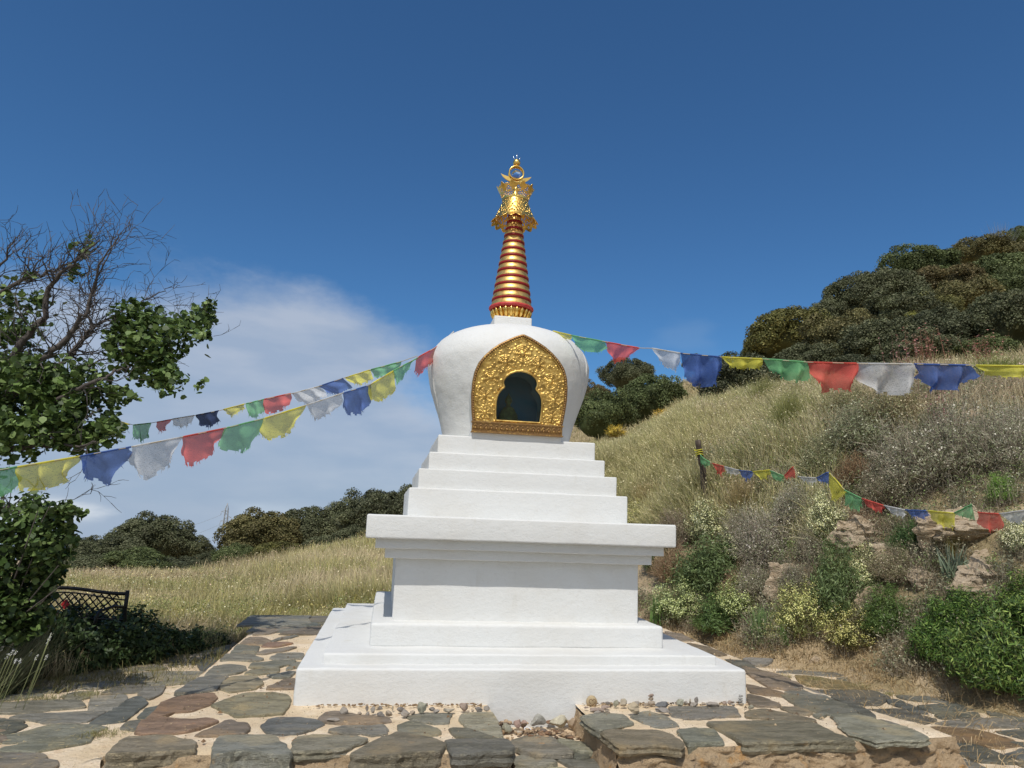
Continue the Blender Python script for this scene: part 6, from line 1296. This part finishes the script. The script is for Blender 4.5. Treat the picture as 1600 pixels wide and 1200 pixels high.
# ------------------------------------------------------------------ prayer flags
def string(name, label, pts, dpx, flags, rope_r=.0035, wind=1.0, seed=1, sizef=1.0):
    """pts: rope in the photo (x, y); dpx: function px -> depth along the view axis; flags: (colour, top-left, top-right, bottom outline)"""
    g = np.random.default_rng(seed); pts = np.array(pts, float); o0 = at_d(pts[0, 0], pts[0, 1], dpx(pts[0, 0])); root = empty(name, o0, label, 'prayer flags')
    P = resample(pts, 90, False); W = np.array([at_d(x, y, dpx(x)) for x, y in P])-o0; b = MB(); b.tube(W, rope_r, 6); b.build('rope', ROPE, root)
    for k, (c, tl, trr, bot) in enumerate(flags):
        nu, nv = 26, 18; bot = np.array([tl]+list(bot)+[trr], float) if False else np.array(bot, float)
        if len(bot) == 1: bot = np.vstack([bot, bot])
        B = resample(bot, nu, False); T = np.linspace(np.array(tl, float), np.array(trr, float), nu)
        # the cloth's top edge lies on the rope
        ty = np.interp(T[:, 0], P[:, 0], P[:, 1]) if P[0, 0] < P[-1, 0] else np.interp(T[:, 0], P[::-1, 0], P[::-1, 1])
        if abs(tl[1]-ty[0]) < 7 and abs(trr[1]-ty[-1]) < 7: T[:, 1] = T[:, 1]*.4+ty*.6
        h = np.linalg.norm(B-T, axis=1).mean(); w = abs(trr[0]-tl[0]); V = np.zeros((nu, nv, 3)); s1, s2, s3 = g.uniform(0, 6, 3); fr = g.uniform(1.2, 2.6)
        for i in range(nu):
            for j in range(nv):
                u, v = i/(nu-1), j/(nv-1); q = T[i]*(1-v)+B[i]*v
                # bow the side edges
                q = q+np.array([w*.05*math.sin(v*3.1+s1)*(1 if 0 < i < nu-1 else 1), 0])*v*(1-v)*2
                D = dpx(q[0]); amp = wind*min(w, h*1.6)/FPX*D*.19
                dz = amp*(math.sin(u*fr*6.28+v*2.2+s1)*(.25+v)+.5*math.sin(v*7+u*3+s2)*v+.35*math.sin(u*17+v*4+s3)*v*v)
                V[i, j] = at_d(q[0], q[1], D)+FW*dz
        n2 = fbm(V.reshape(-1, 3)*14+k*7, 3, 77+k).reshape(nu, nv); V += FW[None, None]*(n2*.012*np.linspace(0, 1, nv)[None]**.7)[..., None]
        V = V.reshape(-1, 3)-o0; i = np.arange(nu-1)[:, None]*nv; j = np.arange(nv-1)[None]; F = np.stack([i+j, i+nv+j, i+nv+j+1, i+j+1], -1).reshape(-1, 4)
        # a ragged lower hem: some of the last cells are torn away
        hem = g.uniform(size=nu-1) < .45; kill = np.array([(a*(nv-1)+nv-2) for a in range(nu-1) if hem[a]], int); kill2 = np.array([(a*(nv-1)+nv-3) for a in range(nu-1) if hem[a] and g.uniform() < .35], int)
        F = np.delete(F, np.concatenate([kill, kill2]).astype(int), axis=0)
        b = MB(); b.add(V, F); U, Vv = np.meshgrid(np.linspace(0, 1, nu), np.linspace(0, 1, nv), indexing='ij'); b.UV.append(np.stack([U.ravel(), Vv.ravel()], 1))
        # loose threads
        m = int(10+w*.35); Dm = dpx((tl[0]+trr[0])/2); s = Dm/FPX; base = V.reshape(nu, nv, 3)[g.integers(0, nu, m), nv-2]
        dirs = nrm(np.array([0, 0, -1.0])+g.normal(0, .45, (m, 3))+RT*.25); L = g.uniform(1.5, 7, m)*s*sizef
        Vt, Ft, Ct = ribbons(base, dirs, L, np.full(m, .9*s), 0.1, np.ones((m, 3)), np.ones((m, 3)), 3, g=g); b.add(Vt, Ft, Ct); b.UV.append(np.zeros((len(Vt), 2)))
        # hem folded round the rope
        top = V.reshape(nu, nv, 3)[:, 0]; b.tube(top[::3], rope_r*1.9, 6); b.UV.append(np.zeros((b.n-sum(len(q) for q in b.UV), 2)))
        o = b.build('flag', CLOTH[c], root)
        o['label'] = {'navy': 'dark blue'}.get(c, c)+' prayer flag with frayed hem'
    return root
ll = lambda a, pa, c, pc: (lambda x: 1.0/(a+(x-pa)*(c-a)/(pc-pa)))
dL = ll(.1545, 705, .272, 80); dU = ll(.168, 650, .150, 170); dR = ll(.160, 868, .275, 1600); dS = ll(.0905, 1090, .157, 1600)
string('prayer_flag_string', 'lower string of larger prayer flags from the dome to the left edge of the photo', [(709,518),(686,540),(650,560),(613,580),(577,602),(536,614),(479,633),(412,654),(352,669),(284,683),(206,698),(125,713),(25,730),(-80,748)], dL, [
 ('white',(709,518),(686,540),[(706,527),(697,535),(688,545)]), ('red',(686,540),(650,560),[(681,560),(672,571),(660,581),(652,588),(647,581)]), ('green',(652,561),(613,580),[(640,572),(630,590),(622,601),(616,590)]),
 ('yellow',(615,580),(575,603),[(621,608),(604,622),(591,629),(580,624)]), ('blue',(579,601),(536,615),[(578,632),(562,650),(546,648),(534,638)]), ('white',(536,614),(479,633),[(534,631),(518,646),(503,653),(493,660),(484,648)]),
 ('yellow',(477,634),(412,654),[(470,652),(455,676),(440,685),(425,687),(408,680)]), ('green',(412,654),(352,669),[(398,680),(391,700),(374,710),(364,709),(344,693)]), ('red',(352,669),(284,683),[(346,688),(326,714),(309,727),(295,726),(278,713)]),
 ('white',(284,683),(206,698),[(281,702),(262,730),(240,748),(216,741),(197,727)]), ('blue',(206,698),(124,713),[(200,712),(188,736),(180,751),(163,762),(146,749),(122,722)]), ('yellow',(125,713),(26,730),[(110,742),(90,759),(62,768),(41,766),(26,757)]), ('green',(28,729),(-70,746),[(24,758),(5,778),(-30,790),(-70,795)])], rope_r=.003, seed=2)
string('prayer_flag_string', 'upper string of smaller prayer flags from the dome to the left tree', [(652,556),(627,565),(578,578),(536,591),(497,604),(455,615),(412,624),(383,631),(345,641),(305,649),(268,655),(236,661),(208,664),(165,652)], dU, [
 ('green',(627,565),(578,578),[(622,576),(604,588),(585,590)]), ('yellow',(578,578),(538,591),[(585,592),(566,602),(548,597)]), ('blue',(536,591),(497,604),[(549,606),(527,618),(513,613)]), ('white',(498,604),(455,616),[(512,619),(498,627),(480,632),(464,627)]),
 ('red',(454,614),(412,624),[(453,632),(440,642),(420,647),(412,640)]), ('green',(413,624),(384,631),[(412,642),(406,650),(396,654),(388,646)]), ('yellow',(382,631),(348,640),[(380,638),(370,646),(362,653),(354,646)]), ('navy',(342,642),(306,649),[(341,656),(332,667),(320,668),(309,659)]),
 ('white',(303,649),(268,655),[(298,661),(285,669),(275,664)]), ('red',(268,656),(245,660),[(262,665),(255,675),(247,671)]), ('green',(236,661),(208,664),[(234,680),(223,691),(211,682)]), ('yellow',(203,664),(170,653),[(190,670),(172,664)])], rope_r=.0028, seed=3)
string('prayer_flag_string', 'long string of large prayer flags from the dome to the right edge', [(864,517),(894,524),(946,534),(1000,544),(1018,544),(1064,552),(1128,558),(1193,561),(1263,566),(1340,568),(1427,569),(1520,571),(1660,573)], dR, [
 ('yellow',(864,517),(894,524),[(868,522),(882,529),(892,531)]), ('green',(893,524),(947,534),[(899,538),(914,550),(936,551),(948,545)]), ('red',(946,534),(1000,544),[(951,553),(961,567),(976,562),(994,549)]), ('white',(1018,544),(1064,552),[(1030,562),(1044,576),(1056,581),(1065,566)]),
 ('blue',(1063,552),(1129,558),[(1071,588),(1080,604),(1100,606),(1114,603),(1129,582)]), ('yellow',(1128,558),(1193,561),[(1140,573),(1157,577),(1180,576),(1193,571)]), ('green',(1192,560),(1263,566),[(1205,581),(1226,592),(1246,600),(1263,593)]),
 ('red',(1263,566),(1340,568),[(1265,590),(1284,606),(1291,616),(1302,612),(1325,611),(1341,598)]), ('white',(1341,568),(1427,569),[(1343,595),(1360,611),(1385,618),(1406,617),(1429,604)]), ('blue',(1427,569),(1519,571),[(1440,590),(1451,607),(1457,615),(1466,609),(1496,610),(1522,588)]), ('yellow',(1524,571),(1660,573),[(1540,584),(1572,590),(1605,587),(1660,590)])], rope_r=.003, seed=4)
string('prayer_flag_string', 'zigzag string of small prayer flags tied to the wooden post on the bank', [(1091,706),(1100,718),(1113,724),(1132,729),(1155,735),(1176,737),(1204,734),(1225,744),(1240,728),(1247,745),(1276,747),(1295,737),(1320,766),(1347,779),(1381,790),(1415,797),(1449,798),(1491,802),(1520,787),(1527,801),(1562,803),(1640,792)], dS, [
 ('green',(1094,711),(1110,722),[(1094,722),(1102,729),(1108,727)]), ('red',(1113,724),(1132,729),[(1120,737),(1126,743),(1132,736)]), ('white',(1132,729),(1155,735),[(1136,738),(1150,742),(1156,740)]), ('blue',(1155,735),(1176,737),[(1160,745),(1167,750),(1175,744)]),
 ('yellow',(1176,737),(1205,734),[(1186,746),(1196,749),(1203,741)]), ('green',(1203,737),(1225,744),[(1208,748),(1219,752),(1226,747)]), ('red',(1226,744),(1240,728),[(1226,746),(1245,747)]), ('white',(1247,745),(1276,747),[(1254,750),(1270,755),(1277,752)]),
 ('blue',(1276,747),(1295,737),[(1278,751),(1295,755)]), ('yellow',(1296,739),(1320,766),[(1296,757),(1298,781),(1308,784),(1320,768)]), ('green',(1320,766),(1347,779),[(1322,790),(1339,798),(1348,791)]), ('red',(1347,779),(1382,790),[(1357,793),(1371,800),(1383,795)]),
 ('white',(1382,790),(1415,797),[(1391,800),(1406,807),(1416,804)]), ('blue',(1415,797),(1449,798),[(1425,806),(1443,811),(1451,805)]), ('yellow',(1450,798),(1491,802),[(1461,815),(1478,827),(1490,815)]), ('green',(1491,802),(1520,787),[(1492,804),(1524,813)]),
 ('red',(1527,801),(1562,803),[(1531,820),(1545,832),(1566,825)]), ('white',(1562,803),(1610,796),[(1575,813),(1590,818),(1608,812)])], rope_r=.004, wind=.8, seed=5)
def post():
    D = 1/.0905; t = at_d(1090, 688, D); bs = at_d(1104, 775, D); z = terr(bs[0], bs[1])[0]; root = empty('wooden_post', (bs[0], bs[1], z-.1), 'dark weathered leaning wooden post tied with yellow cloth on the bank', 'post'); o = np.array(root.location)
    b = MB(); P = np.array([bs-o, (bs*.5+t*.5)-o+[.01, 0, 0], t-o]); P[0, 2] = -.1; Q = np.stack([np.interp(np.linspace(0, 2, 12), [0, 1, 2], P[:, c]) for c in range(3)], 1); Q[1:-1] += rng.normal(0, .004, (10, 3)); b.tube(Q, np.linspace(.052, .042, 12), 10); b.build('pole', POSTW, root)
    b = MB()
    for k in range(3):
        c = at_d(1091+k, 703+k*4, D)-o; th = np.linspace(0, 6.5, 20); b.tube(np.column_stack([c[0]+.058*np.cos(th), c[1]+.058*np.sin(th), c[2]+.012*np.sin(th*1.3+k)]), .008, 5)
    b.UV.append(np.zeros((b.n, 2))); b.build('cloth_tie', CLOTH['yellow'], root)
post()
